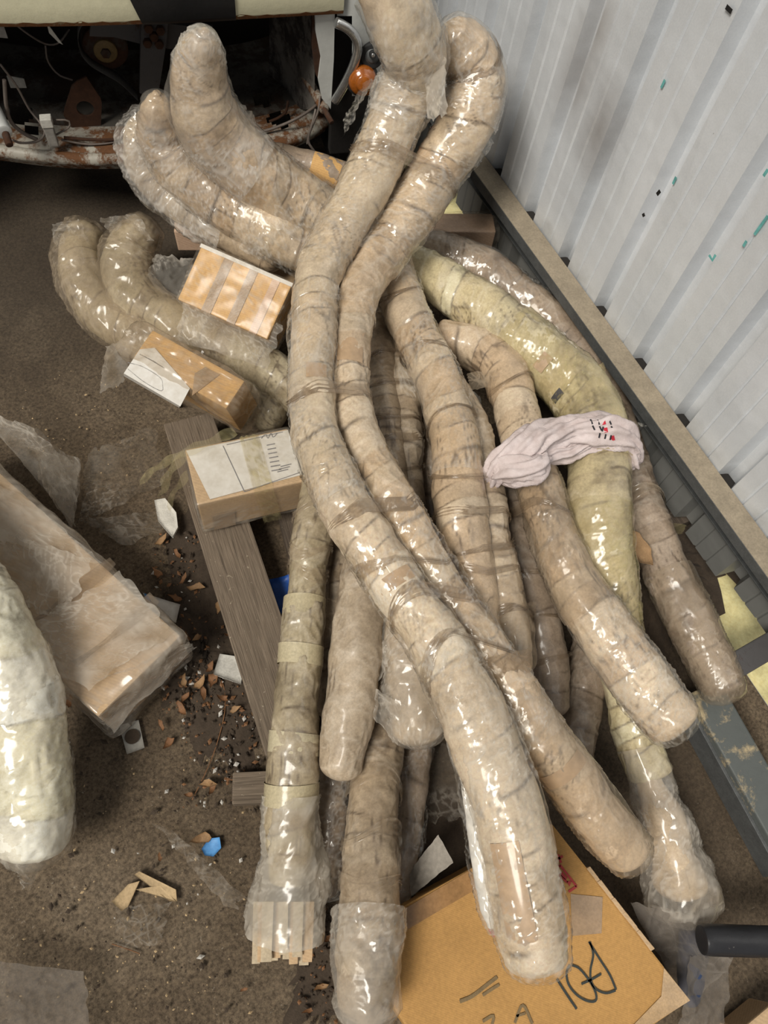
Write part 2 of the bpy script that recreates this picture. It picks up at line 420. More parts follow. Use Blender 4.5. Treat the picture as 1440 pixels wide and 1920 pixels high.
def mat_floor():
    t = NT('dirty_concrete'); p = t.pos()
    n = t.noise(p, 2.3, 6, .6, .3); c = t.ramp(n, (.3, (.072, .051, .033)), (.5, (.118, .087, .057)), (.72, (.18, .138, .095)))
    g = t.noise(p, 130, 5, .8); c = t.mix(.75, c, t.ramp(g, (.36, (.16, .15, .14)), (.5, (.5, .5, .5)), (.64, (.86, .85, .82))), 'OVERLAY')
    sp = t.ramp(t.noise(p, 42, 4, .75), (.62, 0), (.70, 1)); c = t.mix(t.math('MULTIPLY', sp, .75), c, (.03, .024, .018))
    pale = t.ramp(t.noise(p, 120, 3, .7), (.66, 0), (.72, 1)); c = t.mix(t.math('MULTIPLY', pale, .45), c, (.42, .36, .28))
    oil = t.ramp(t.vor(p, 2.6, 'F1'), (.0, 1), (.10, 0)); oil = t.math('MULTIPLY', oil, t.ramp(t.noise(p, 14, 3), (.4, 0), (.55, 1)))
    c = t.mix(t.math('MULTIPLY', oil, .7), c, (.035, .03, .027))
    sx = t.n('ShaderNodeSeparateXYZ'); t.l(p, sx.inputs[0])      # shade under and before the car, painted into the floor
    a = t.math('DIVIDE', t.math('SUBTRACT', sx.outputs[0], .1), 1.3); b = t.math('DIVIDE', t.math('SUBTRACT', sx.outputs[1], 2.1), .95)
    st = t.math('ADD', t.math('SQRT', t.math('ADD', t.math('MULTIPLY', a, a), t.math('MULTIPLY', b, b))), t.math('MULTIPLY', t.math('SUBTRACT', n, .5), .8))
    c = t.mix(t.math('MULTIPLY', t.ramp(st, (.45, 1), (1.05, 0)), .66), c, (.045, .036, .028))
    a = t.math('DIVIDE', t.math('SUBTRACT', sx.outputs[0], .66), .50); b = t.math('DIVIDE', t.math('SUBTRACT', sx.outputs[1], .12), .85)   # darker brown beneath the heap
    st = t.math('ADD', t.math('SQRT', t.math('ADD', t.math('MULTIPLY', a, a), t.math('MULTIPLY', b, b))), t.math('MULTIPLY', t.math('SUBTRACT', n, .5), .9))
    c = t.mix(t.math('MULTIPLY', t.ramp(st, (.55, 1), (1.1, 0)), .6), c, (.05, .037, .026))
    h = g
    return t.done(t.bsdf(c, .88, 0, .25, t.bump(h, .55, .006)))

def mat_steelwall():
    t = NT('galvanised_sheet'); p = t.pos()
    n = t.noise(t.mapv(p, (1, 1, .25)), 5, 5, .6); c = t.ramp(n, (.3, (.62, .645, .675)), (.6, (.72, .745, .775)), (.8, (.78, .80, .83)))
    sp = t.noise(p, 260, 3, .7); c = t.mix(.28, c, t.ramp(sp, (.3, (.32, .32, .32)), (.7, (.7, .7, .7))), 'OVERLAY')
    # blurred brownish spots high on the sheet and scattered specks
    sx = t.n('ShaderNodeSeparateXYZ'); t.l(p, sx.inputs[0]); dst = None
    for (y, z, ry, rz) in DARK_SPOTS:
        a = t.math('DIVIDE', t.math('SUBTRACT', sx.outputs[1], y), ry); b = t.math('DIVIDE', t.math('SUBTRACT', sx.outputs[2], z), rz)
        e = t.math('SQRT', t.math('ADD', t.math('MULTIPLY', a, a), t.math('MULTIPLY', b, b)))
        e = t.math('ADD', e, t.math('MULTIPLY', t.math('SUBTRACT', t.noise(p, 14, 3), .5), .6))
        e = t.ramp(e, (.0, .6), (.5, .28), (1.0, 0)); dst = e if dst is None else t.math('MAXIMUM', dst, e)
    c = t.mix(dst, c, (.22, .185, .16))
    shade_grime = t.ramp(t.math('ADD', sx.outputs[2], t.math('MULTIPLY', t.math('SUBTRACT', t.noise(p, 9, 4), .5), .16)), (.24, .86), (.36, 0))   # shade below the girt painted in, mixed with grime
    c = t.mix(shade_grime, c, (.16, .155, .135))
    tq = t.math('MULTIPLY', t.ramp(t.noise(t.mapv(p, (1, 1.5, .6)), 13, 4, .7), (.735, 0), (.75, 1)), .8); c = t.mix(tq, c, (.2, .55, .52))
    dk = t.ramp(t.noise(p, 38, 3, .8), (.74, 0), (.77, 1)); c = t.mix(t.math('MULTIPLY', dk, .6), c, (.1, .09, .08))
    dent = t.noise(p, 6, 3)
    return t.done(t.bsdf(c, .42, .25, .5, t.bump(t.math('ADD', t.math('MULTIPLY', dent, 1.0), t.math('MULTIPLY', sp, .02)), .35, .02)))

def mat_wood(name, a, b, ax=1.0):
    t = NT(name); uv = t.n('ShaderNodeTexCoord').outputs['Object']
    v = t.mapv(uv, (1.5, 26, 26)); n = t.noise(v, 4, 5, .6, .6); c = t.ramp(n, (.3, a), (.55, b), (.75, tuple(x * .6 for x in a)))
    f = t.noise(t.mapv(uv, (4, 160, 160)), 3, 3); c = t.mix(.5, c, t.ramp(f, (.35, (.2, .2, .2)), (.65, (.75, .75, .75))), 'OVERLAY')
    d = t.ramp(t.noise(t.pos(), 90, 3, .7), (.66, 0), (.72, 1)); c = t.mix(t.math('MULTIPLY', d, .6), c, (.45, .38, .28))
    return t.done(t.bsdf(c, .85, 0, .25, t.bump(t.math('ADD', n, f), .5, .003)))

def mat_card(name, col, scale=70, stain=.3):
    t = NT(name); p = t.n('ShaderNodeTexCoord').outputs['Object']; q = t.pos()
    n = t.noise(q, 7, 5, .6); c = t.mix(t.math('MULTIPLY', t.ramp(n, (.45, 0), (.75, 1)), stain), col, tuple(x * .45 for x in col))
    w = t.n('ShaderNodeTexWave', wave_type='BANDS', bands_direction='DIAGONAL'); w.inputs['Scale'].default_value = scale; w.inputs['Distortion'].default_value = .6
    t.l(q, w.inputs['Vector']); c = t.mix(.07, c, t.ramp(w.outputs['Fac'], (.2, (.2, .2, .2)), (.8, (.8, .8, .8))), 'OVERLAY')
    f = t.noise(q, 160, 3, .7); c = t.mix(.3, c, t.ramp(f, (.3, (.3, .3, .3)), (.7, (.7, .7, .7))), 'OVERLAY')
    return t.done(t.bsdf(c, .72, 0, .3, t.bump(t.math('ADD', t.math('MULTIPLY', w.outputs['Fac'], .12), n), .2, .003)))

XW = P(1320, 1115, 0)[0]
DARK_SPOTS = [(float(PX(a, b, XW)[1]), float(PX(a, b, XW)[2]), ry, rz) for a, b, ry, rz in
        ((1082, 140, .085, .17), (1122, 245, .08, .15), (1120, 50, .06, .12))]
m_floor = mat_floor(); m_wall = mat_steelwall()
m_shade_sheet = mat_plain('shade_sheet', (.30, .30, .29), .6, .2)
w_pale = mat_wrap('pale_paper_wrap', (.62, .48, .31), (.55, .405, .25), (.69, .57, .41), .50)
w_tan = mat_wrap('tan_paper_wrap', (.54, .375, .215), (.47, .325, .185), (.61, .465, .30), .65)
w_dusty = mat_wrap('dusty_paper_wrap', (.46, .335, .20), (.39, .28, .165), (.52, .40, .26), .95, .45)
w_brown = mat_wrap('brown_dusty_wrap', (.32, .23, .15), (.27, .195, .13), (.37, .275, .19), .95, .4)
w_yellow = mat_wrap('yellow_taped_wrap', (.57, .47, .235), (.47, .365, .18), (.62, .54, .31), .85, .8)
w_olive = mat_wrap('olive_taped_wrap', (.40, .315, .17), (.36, .275, .155), (.47, .385, .225), .85, .6)
w_cream = mat_wrap('cream_taped_wrap', (.72, .66, .44), (.76, .71, .52), (.80, .77, .65), .4, .7, .6)
w_sand = mat_wrap('sandy_film_wrap', (.46, .35, .23), (.44, .33, .21), (.5, .4, .28), .95, .25)
f_clear = mat_film('clear_film', (.88, .85, .79), .01, .40, .10)
f_milk = mat_film('milky_film', (.88, .83, .74), .04, .48, .14)
f_dust = mat_film('dusty_film', (.60, .49, .36), .18, .56, .2, (.33, .25, .17))
f_yellow = mat_film('yellow_film', (.66, .57, .30), .16, .60, .16)
f_strap = mat_film('brown_strap_film', (.32, .235, .155), .30, .85, .2, (.13, .09, .06))
f_bag = mat_film('cloudy_bag_film', (.80, .74, .65), .22, .68, .15, (.50, .41, .30))
f_box = mat_film('parcel_film', (.80, .74, .64), .05, .5, .32)
f_veil = mat_film('dusty_white_bag_film', (.78, .72, .62), .42, .80, .2, (.42, .34, .25))
f_silver = mat_film('silvery_film', (.86, .82, .76), .10, .62, .12)
f_thin = mat_film('thin_scrap_film', (.60, .54, .46), .07, .5, .14)
f_smoke = mat_film('grey_bag_film', (.34, .30, .26), .42, .7, .25)
c_orange = mat_card('orange_carton', (.60, .36, .14)); c_tan = mat_card('tan_carton', (.52, .36, .21)); c_pink = mat_card('pinkish_carton', (.58, .40, .28))
c_white = mat_plain('white_label_paper', (.70, .67, .62), .7, 0, .2, 10, .15, (.45, .40, .33))
c_tape = mat_plain('brown_parcel_tape', (.36, .24, .14), .3, 0, .3, 25, .2, None, .4)
c_big = mat_card('kraft_carton', (.47, .26, .085), 130, .35)
m_ink = mat_plain('black_marker', (.035, .04, .035), .6, 0, .1); m_red = mat_plain('red_print', (.42, .05, .05), .7, 0, .1)
m_print = mat_plain('grey_print', (.22, .21, .22), .8, 0, .2)
m_paint = mat_rusty('cream_car_paint', (.78, .74, .52), .22); m_white = mat_rusty('white_car_paint', (.62, .63, .60), .30, 7)
m_pan = mat_rusty('rusty_white_pan', (.40, .37, .31), .52, 9, (.12, .05, .018)); m_pand = mat_rusty('shaded_pan', (.085, .075, .062), .5, 7, (.035, .02, .012), .8); m_rust = mat_rusty('deep_rust', (.06, .04, .03), .6, 10, (.055, .024, .012), .75)
m_black = mat_plain('black_paint', (.012, .012, .013), .45); m_iron = mat_rusty('dark_iron', (.085, .08, .08), .35, 12, (.06, .03, .02), .6)
m_dark = mat_plain('shade_dark', (.020, .017, .015), .9); m_smoke = mat_rusty('sooty_panel', (.19, .175, .155), .5, 5, (.035, .028, .024), .6)  # m_dark: shade put into the colour of bay shell and groove blocks
m_rubber = mat_plain('black_rubber', (.018, .018, .018), .7); m_chrome = mat_plain('dull_chrome', (.62, .62, .61), .22, .9, .15)
m_amber = mat_plain('amber_lens', (.34, .095, .012), .2, 0, .3, 18, .1, None, .6); m_wire = mat_plain('grey_wire', (.16, .13, .11), .6)
m_plug = mat_plain('white_plug', (.6, .58, .52), .5)
m_plank = mat_wood('weathered_plank', (.13, .098, .07), (.19, .147, .107)); m_plankd = mat_wood('dark_plank', (.06, .045, .033), (.10, .075, .055))
m_girt = mat_plain('dusty_girt', (.33, .275, .20), .8, .1, .3, 30, .25); m_lip = mat_plain('grey_steel_lip', (.13, .135, .135), .55, .4, .3, 40)
m_beam = mat_rusty('grey_flaking_paint', (.115, .125, .12), .40, 9, (.36, .29, .18), .55); m_pipe = mat_rusty('black_steel_tube', (.022, .022, .025), .25, 16, (.30, .27, .24), .4)
m_leaf = mat_plain('dry_leaf', (.22, .105, .045), .7, 0, .4, 40, .3); m_leaf2 = mat_plain('pale_dry_leaf', (.34, .20, .095), .7, 0, .4, 40, .3)
m_soil = mat_plain('dark_soil', (.065, .046, .031), .95, 0, .4, 40, .6); m_chip = mat_plain('white_flakes', (.55, .52, .47), .8, 0, .3)
m_foam = mat_plain('white_foam', (.66, .63, .56), .9, 0, .2, 60, .5); m_blue = mat_plain('blue_plastic', (.02, .10, .42), .4, 0, .3); m_sky = mat_plain('light_blue_plastic', (.10, .30, .62), .5)
c_patch = mat_plain('smooth_brown_paper', (.45, .31, .19), .5, 0, .2, 9, .1, None, .5)
w_tape = mat_wrap('olive_cloth_tape', (.47, .385, .21), (.50, .41, .23), (.53, .45, .27), .7, .5)
c_frag = mat_plain('frayed_pale_card', (.55, .45, .31), .9, 0, .3, 30, .3)
m_grass = mat_plain('dry_grass_ground', (.82, .72, .36), .95, 0, .4, 20, .6); m_splint = mat_plain('pale_splinter', (.50, .36, .20), .8, 0, .3, 30, .3)  # grass colour brightened to stand in for sunlight
m_ptile = mat_plain('weathered_white_plastic', (.52, .50, .45), .7, 0, .3, 30, .3)
# ------------------------------------------------------------------ the shed
def grid_floor(name, x0, x1, y0, y1, z, mat, step=.05, amp=.002):
    xs = np.arange(x0, x1 + 1e-6, step); ys = np.arange(y0, y1 + 1e-6, step)
    X, Y = np.meshgrid(xs, ys); V = np.stack([X.ravel(), Y.ravel(), np.full(X.size, z)], 1)
    V[:, 2] += amp * pn(V, 5)
    nx = len(xs); f = [(j * nx + i, j * nx + i + 1, (j + 1) * nx + i + 1, (j + 1) * nx + i) for j in range(len(ys) - 1) for i in range(nx - 1)]
    return mesh(name, V, f, mat, None, True)
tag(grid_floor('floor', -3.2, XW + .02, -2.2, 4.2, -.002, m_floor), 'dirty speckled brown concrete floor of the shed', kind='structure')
tag(grid_floor('ground_outside', XW - .02, XW + 4, -2.2, 4.2, -.012, m_grass, .08, .006), 'sunlit dry grassy ground outside the metal wall', kind='structure')

def corrugated(name, pts_y, prof, z0, z1, mat):
    "sheet whose profile runs along Y; prof = (y, x offset) pairs"
    zs = np.linspace(0, 1, 14); V = []; m = len(prof)
    for k, u in enumerate(zs):
        for y, dx in prof:
            lo = z0(y); z = lo + (z1 - lo) * u
            V.append((XW + dx, y, z))
    V = np.array(V)
    V[:, 0] += .003 * pn(V, 4, 2) + .004 * pn(V, 9, 7) * (pn(V, 2.3, 11) > .25)
    f = [(k * m + i, k * m + i + 1, (k + 1) * m + i + 1, (k + 1) * m + i) for k in range(13) for i in range(m - 1)]
    return mesh(name, V, f, mat, None, False)
prof = []; pitch = .1755; y = -1.02
while y < 4.2:
    b = y + pitch                     # flat pan with two fine stiffening lines, then a deep groove
    for q, dx in ((.0, 0), (.038, 0), (.042, .0035), (.046, 0), (.082, 0), (.086, .0035), (.090, 0), (.126, 0), (.138, .030), (.162, .030), (.1735, 0)):
        prof.append((y + q, dx))
    y = b
def wall_bottom(y): return .115 if -.10 < y < .20 else (.085 if y < 1.3 else .08 if 1.42 < y < 1.66 else .035)
wall = tag(corrugated('wall_right', None, prof, wall_bottom, 2.7, m_wall), 'pale grey corrugated metal shed wall with deep ribs and blurred brownish spots', kind='structure')
# horizontal girt on the wall: dusty top flange, front lip, web
g = tag(boxw('trim_1', m_girt, None, (XW - .060, -1.2, .312), (XW - .002, 1.86, .318), .001), 'dusty steel girt running along the foot of the metal wall', kind='structure')
boxw('lip', m_lip, g, (XW - .061, -1.2, .286), (XW - .058, 1.86, .3165), .0008)
boxw('web', m_lip, g, (XW - .006, -1.2, .225), (XW - .003, 1.86, .312), .0008)
boxw('bottom_flange', m_lip, g, (XW - .024, -1.2, .222), (XW - .003, 1.86, .226), .0008)
y = -1.02                              # dark blocks added as painted shade in the grooves behind the girt
while y < 1.8:
    boxw('groove_shade', m_dark, wall, (XW - .001, y + .127, .262), (XW + .029, y + .172, .307), .008); y += pitch
m_teal = mat_plain('teal_paint', (.16, .46, .44), .6, 0, .4, 60)
for pix in ([(1330, 478), (1336, 488), (1342, 478)], [(1394, 462), (1400, 452)], [(1432, 330), (1440, 318)], [(1415, 440), (1440, 405)], [(1240, 165), (1247, 150)], [(1262, 345), (1268, 332)]):
    pts = np.array([PX(a, b, XW - .004) for a, b in pix]); ribbon('paint_smear', m_teal, wall, pts, np.array([-1., 0, 0]), .006, .0008)
for pix in ([(1362, 12), (1372, 22)], [(1232, 365), (1238, 358)], [(1206, 400), (1208, 406)]):
    ribbon('scuff', m_black, wall, np.array([PX(a, b, XW - .004) for a, b in pix]), np.array([-1., 0, 0]), .008, .0008)
# unseen roof and end wall, added to block light at the car end
tag(boxw('shade_roof', m_shade_sheet, None, (-1.6, 1.75, 2.3), (XW - .01, 4.2, 2.34)), 'unseen grey metal roof added to shade the car end', kind='structure')
tag(boxw('shade_wall_back', m_shade_sheet, None, (-1.6, 4.15, 0), (XW + .2, 4.2, 2.7)), 'unseen grey metal end wall added behind the car to block light', kind='structure')

# ------------------------------------------------------------------ car with its front panel off
O = P(285, 300, .27); _a = P(0, 290, .27); _b = P(600, 245, .27)
UX = _b - _a; UX[2] = 0; UX = nrm(UX); UY = np.array([-UX[1], UX[0], 0]); UZ = np.array([0, 0, 1.0])
def C(px, py, dep): return onplane(px, py, O + UY * dep, UY)       # pixel on an upright plane of the car
def L(x, y, z): return O + UX * x + UY * y + UZ * (z - O[2])       # car coordinates
car = thing('car', (O[0] + .1, O[1] + .6, 0), 'old cream and white car with its lower panel off showing a rusty bay', 'car')
def cbox(name, mat, x0, x1, y0, y1, z0, z1, par=car, bev=.004):
    c = L((x0 + x1) / 2, (y0 + y1) / 2, (z0 + z1) / 2)
    return box(name, mat, par, (c, np.array([UX, UY, UZ]), np.array([x1 - x0, y1 - y0, z1 - z0]) / 2), bev=bev)
def plate(name, mat, pix, dep, th, par=car, hole=None):
    "flat plate outlined in pixels on an upright plane of the car, optional round hole (px,py,r)"
    v = [C(a, b, dep) for a, b in pix]; bm = bmesh.new()
    if hole is None:
        f = bm.faces.new([bm.verts.new(tuple(q)) for q in v])
    else:
        hc = C(hole[0], hole[1], dep); N = 24; inner = []
        for k in range(N):
            a = 2 * math.pi * k / N; inner.append(hc + (UX * math.cos(a) + UZ * math.sin(a)) * hole[2])
        # outer points sampled by angle so the ring has matching counts
        outer = []
        for k in range(N):
            a = 2 * math.pi * k / N; d = UX * math.cos(a) + UZ * math.sin(a); best = None
            for i in range(len(v)):
                p, q = v[i] - hc, v[(i + 1) % len(v)] - hc
                A2 = np.array([[d @ UX, -(q - p) @ UX], [d @ UZ, -(q - p) @ UZ]])
                if abs(np.linalg.det(A2)) < 1e-9: continue
                tt, ss = np.linalg.solve(A2, [p @ UX, p @ UZ])
                if tt > 0 and -1e-6 <= ss <= 1 + 1e-6: best = tt if best is None else min(best, tt)
            outer.append(hc + d * (best or .05))
        I = [bm.verts.new(tuple(q)) for q in inner]; OU = [bm.verts.new(tuple(q)) for q in outer]
        for k in range(N): bm.faces.new([I[k], I[(k + 1) % N], OU[(k + 1) % N], OU[k]])
    r = bmesh.ops.extrude_face_region(bm, geom=bm.faces[:])
    for q in r['geom']:
        if isinstance(q, bmesh.types.BMVert): q.co += Vector(tuple(UY * th))
    bmesh.ops.recalc_face_normals(bm, faces=bm.faces[:])
    return bmobj(name, bm, mat, par)
# dark bay
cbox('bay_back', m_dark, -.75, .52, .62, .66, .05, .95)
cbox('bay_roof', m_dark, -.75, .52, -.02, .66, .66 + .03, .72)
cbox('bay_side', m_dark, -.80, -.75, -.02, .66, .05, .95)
# front panel above the opening: a curved skin with a rolled lower edge
V = []; xs = np.linspace(-.85, .505, 60)
pr = [(.012, .655), (0, .650), (-.014, .652), (-.018, .662), (-.020, .70), (-.016, .80), (.0, .92), (.05, 1.02), (.16, 1.08), (.5, 1.12)]
for x in xs:
    bow = .10 * ((x - .1) / .6) ** 2 * (.5 if x > .1 else 1)
    zz = -.012 * ((x - .1) / .6) ** 2
    for (dy, z) in pr: V.append(L(x, dy + bow * .6 - .02, z + zz))
k = len(pr); fs = [(i * k + j, i * k + j + 1, (i + 1) * k + j + 1, (i + 1) * k + j) for i in range(len(xs) - 1) for j in range(k - 1)]
hood = mesh('front_panel', V, fs, m_paint, car)
V = []; xs2 = np.linspace(-.85, .505, 90)          # rusted bottom edge, ragged upwards
for i, x in enumerate(xs2):
    bow = .10 * ((x - .1) / .6) ** 2 * (.5 if x > .1 else 1); zz = -.012 * ((x - .1) / .6) ** 2; up = .004 + .006 * random.random() ** 2
    V += [L(x, bow * .6 - .021, .6497 + zz), L(x, bow * .6 - .0345, .6512 + zz), L(x, bow * .6 - .0385, .655 + up + zz)]
mesh('rusted_edge', V, [(i * 3 + j, i * 3 + j + 1, i * 3 + j + 4, i * 3 + j + 3) for i in range(89) for j in range(2)], mat_rusty('edge_rust', (.30, .22, .12), .6, 30, (.20, .08, .025), .7), hood)
# black painted patch on it
V = []; xs = np.linspace(C(262, 10, -.03)[0:3] @ UX - O @ UX, C(440, 10, -.03) @ UX - O @ UX, 24)
for i, x in enumerate(xs):
    bow = .10 * ((x - .1) / .6) ** 2 * (.5 if x > .1 else 1); zz = -.012 * ((x - .1) / .6) ** 2
    for (dy, z) in pr[1:6]:
        sl = .03 * (1 - min(1, i / 3)) * ((z - .65) / .1)
        V.append(L(x - sl, dy + bow * .6 - .0245, z + zz))
fs = [(i * 5 + j, i * 5 + j + 1, i * 5 + j + 6, i * 5 + j + 5) for i in range(23) for j in range(4)]
mesh('black_patch', V, fs, m_black, hood)
# rolled lower valance and the pan behind it
lip = [(-60, 282), (0, 289), (70, 298), (150, 304), (250, 303), (350, 298), (450, 291), (520, 277), (575, 255), (612, 234)]
lp = [P(a, b - 6, .268) for a, b in lip]
t = Tube([(*p, .016) for p in lp], .008, world=True)
t.mesh('valance_edge', m_pan, car, n=14, lump=.002, wr=.0015, band=0)
pan_c, _s = catmull([(*p, 0) for p in lp], .012); pan_c = pan_c[:, :3]
holes = [(*P(35, 207, .30)[:2], .034), (*P(58, 242, .29)[:2], .022), (*P(525, 216, .30)[:2], .034), (*P(492, 180, .30)[:2], .030)]
V = []; rows = 34
for p in pan_c:
    for j in range(rows):
        u = j / (rows - 1); q = p + UY * (u * .42 + .004); q = q.copy(); q[2] = .278 + .012 * math.sin(min(1, u * 4) * math.pi / 2) + .004 * math.sin(u * 20); V.append(q)
V = np.array(V); fs = []
for i in range(len(pan_c) - 1):
    for j in range(rows - 1):
        a = [i * rows + j, i * rows + j + 1, (i + 1) * rows + j + 1, (i + 1) * rows + j]; c = V[a].mean(0)
        if any((c[0] - h[0]) ** 2 + (c[1] - h[1]) ** 2 < h[2] ** 2 for h in holes): continue
        fs.append(a)
inner = [q for q in fs if (q[0] % rows) > 7]; outer = [q for q in fs if (q[0] % rows) <= 7]
mesh('pan_rim', V, outer, m_pan, car); mesh('floor_pan', V, inner, m_pand, car)  # inner pan darkened: the bay's shade put into its colour
# front face of the valance under the rolled edge
V = []
for p in pan_c:
    for j, (dy, dz) in enumerate(((0, 0), (.006, -.02), (.02, -.04))): V.append(p + UY * dy + UZ * (dz - .008))
mesh('valance_skin', V, [(i * 3 + j, i * 3 + j + 1, i * 3 + j + 4, i * 3 + j + 3) for i in range(len(pan_c) - 1) for j in range(2)], m_pan, car)
# right-hand side of the bay: sooty inner panel, white post, fender skin
V = []
for i in range(16):
    u = i / 15; px = 505 + 85 * u; dep = .30 - .26 * u
    for py in (-10, 60, 110, 160, 205): V.append(C(px, py, dep + .02 * math.sin(u * 3)))
mesh('inner_panel', V, [(i * 5 + j, i * 5 + j + 1, i * 5 + j + 6, i * 5 + j + 5) for i in range(15) for j in range(4)], m_smoke, car)
plate('corner_post', m_white, [(590, 10), (628, 14), (626, 110), (620, 205), (604, 185), (597, 150), (602, 110), (592, 60)], -.01, .02)
plate('rust_edge', m_rust, [(586, 12), (593, 12), (601, 110), (602, 160), (592, 140), (586, 90)], .0, .02)
# fender to the right of the post, bulging towards the wall
V = []; fx = [(632, .0), (660, -.02), (690, -.01), (720, .03), (745, .09), (760, .18)]; fy = [-25, 0, 30, 60, 90, 120, 150, 180]
for (px, dep) in fx:
    for py in fy: V.append(C(px, py, dep + .0004 * max(0, py - 120)))
fs = [(i * 8 + j, i * 8 + j + 1, i * 8 + j + 9, i * 8 + j + 8) for i in range(5) for j in range(7) if not (i == 0 and 2 <= j)]
mesh('fender', V, fs, m_white, car)
cbox('fender_inner', m_dark, .50, .66, .05, .08, .2, .66)
pipe('chrome_trim', m_chrome, car, [C(630, 42, -.03), C(650, 52, -.03), C(665, 68, -.03), C(671, 90, -.03), C(664, 120, -.03), C(648, 155, -.025), (C(628, 190, -.02))], .012, 12)
def lamp(name, px, py, dep, r, h, mat, rim):
    c = C(px, py, dep); ax = nrm(CAM - c) * .55 - UY * .6; ax = nrm(ax)
    t = Tube([(*(c + ax * z), rr) for z, rr in ((0, r * 1.0), (h * .35, r * 1.02), (h * .7, r * .9), (h, r * .55))], .003, world=True)
    o = t.mesh(name, mat, car, n=32, lump=0, wr=0, band=0, capk=.3)
    t2 = Tube([(*(c + ax * z), rr) for z, rr in ((-.004, r * 1.18), (.003, r * 1.18), (.008, r * 1.06))], .002, world=True)
    t2.mesh('lamp_rim', rim, o, n=32, lump=0, wr=0, band=0, capk=.05); return o
lamp('indicator_lamp', 679, 148, -.03, .036, .035, m_amber, m_rubber)
ro = lamp('round_lamp', 697, 104, -.02, .026, .010, m_lip, m_rubber)
lamp('lamp_boss', 699, 102, -.035, .008, .008, m_chrome, m_rubber)
# wheel behind the fender
wc = L(.60, .32, .28); V = []; N1, N2 = 40, 14
for i in range(N1):
    a = 2 * math.pi * i / N1
    for j in range(N2):
        b = 2 * math.pi * j / N2; rr = .22 + .055 * math.cos(b); V.append(wc + UY * rr * math.cos(a) + UZ * rr * math.sin(a) + UX * .07 * math.sin(b))
mesh('tyre', V, [(i * N2 + j, i * N2 + (j + 1) % N2, ((i + 1) % N1) * N2 + (j + 1) % N2, ((i + 1) % N1) * N2 + j) for i in range(N1) for j in range(N2)], m_rubber, car)
# bumper bracket tubes with rusty studs
b1 = pipe('bracket_tube', m_pan, car, [C(568, 135, .16), C(590, 172, .06), C(608, 205, -.02)], .013, 16)
pipe('stud', m_rust, b1, [C(608, 205, -.02), C(622, 230, -.06)], .007, 10)
b2 = pipe('bracket_tube', m_white, car, [C(-30, 170, .10), C(-8, 215, .03), C(8, 248, -.03)], .019, 16)
pipe('stud', m_rust, b2, [C(10, 250, -.03), C(18, 272, -.06)], .009, 10)
# cross member, upright, bolts
up = plate('upright_bar', m_iron, [(267, 10), (318, 10), (312, 80), (298, 170), (291, 182), (262, 175), (264, 80)], .14, .02)
plate('cross_bar', m_iron, [(172, 28), (265, 38), (320, 45), (400, 55), (400, 98), (318, 92), (262, 82), (215, 70), (168, 68)], .17, .02)
for a, b in ((278, 50), (300, 54), (288, 66), (276, 78), (298, 80)):
    c = C(a, b, .14); pipe('bolt', m_rust, up, [c, c - UY * .012], .011, 6)
# pulley and belt
c = C(197, 88, .24); pu = pipe('pulley', m_rust, car, [c + UY * .04, c, c - UY * .005], .058, 36)
pipe('pulley_hub', mat_plain('brass_hub', (.20, .13, .05), .6), pu, [c - UY * .004, c - UY * .02], .030, 24)
pipe('hub_bolt', m_rust, pu, [c - UY * .018, c - UY * .03], .013, 6)
bp = [C(a, b, .215) for a, b in ((205, 22), (175, 24), (152, 42), (146, 66), (150, 92), (168, 115), (195, 132), (225, 150), (258, 182))]
cc, ss = catmull([(*p, 0) for p in bp], .01); V = []
for p in cc[:, :3]: V += [p - UY * .018, p + UY * .018, p + UY * .018 + UZ * .004, p - UY * .018 + UZ * .004]
mesh('belt', V, [(i * 4 + j, i * 4 + (j + 1) % 4, i * 4 + 4 + (j + 1) % 4, i * 4 + 4 + j) for i in range(len(cc) - 1) for j in range(4)], mat_plain('grey_belt', (.085, .08, .075), .8), car)
# pierced rusty bracket
plate('pierced_bracket', m_rust, [(160, 142), (191, 188), (189, 245), (134, 240), (118, 215), (135, 160)], .13, .006, car, (160, 204, .022))
# dangling wires, plug, torn strips
def wire(pix, dep, r=.0025, mat=m_wire): pipe('wire', mat, car, [C(a, b, d) for (a, b), d in zip(pix, dep)], r, 6)
wire([(10, 30), (50, 62), (85, 82), (110, 80), (130, 55)], [.2, .2, .22, .22, .25])
wire([(85, 85), (90, 115), (110, 140), (136, 150)], [.2] * 4)
wire([(0, 120), (30, 160), (55, 205), (75, 230), (84, 250), (70, 265), (40, 268), (22, 262)], [.1, .1, .1, .08, .06, .04, .03, .02], .003)
wire([(8, 150), (12, 200), (22, 230), (45, 250), (70, 262)], [.06] * 5, .005)
wire([(85, 265), (110, 250), (130, 238), (128, 226), (105, 225)], [.05] * 5)
wire([(115, 262), (160, 270), (205, 268), (245, 256)], [.05] * 4, .003)
wire([(120, 258), (170, 262), (210, 262), (244, 254)], [.05] * 4, .004, m_rust)
wire([(480, 250), (520, 238), (560, 220), (592, 198), (604, 182)], [.04, .05, .05, .03, 0], .004)
wire([(592, 205), (586, 230), (578, 262), (585, 278), (592, 286)], [0, -.02, -.03, -.04, -.04], .0035)
wire([(600, 180), (596, 210), (580, 250), (576, 270)], [0, -.02, -.02, -.03], .003)
wire([(540, 190), (536, 210), (520, 222), (505, 228)], [.1] * 4, .004, m_rust)
c = C(87, 227, .04); pl = box('plug', m_plug, car, (c, np.array([UX, UY, UZ]), np.array([.014, .012, .012])), bev=.002)
c = C(95, 252, .04); box('plug_stem', mat_plain('grey_plug', (.3, .28, .25), .6), pl, (c, np.array([UX, UY, UZ]), np.array([.012, .01, .03])), bev=.003)
plate('torn_strip', m_plug, [(82, 22), (88, 24), (93, 50), (118, 84), (110, 80), (92, 62)], .12, .002)
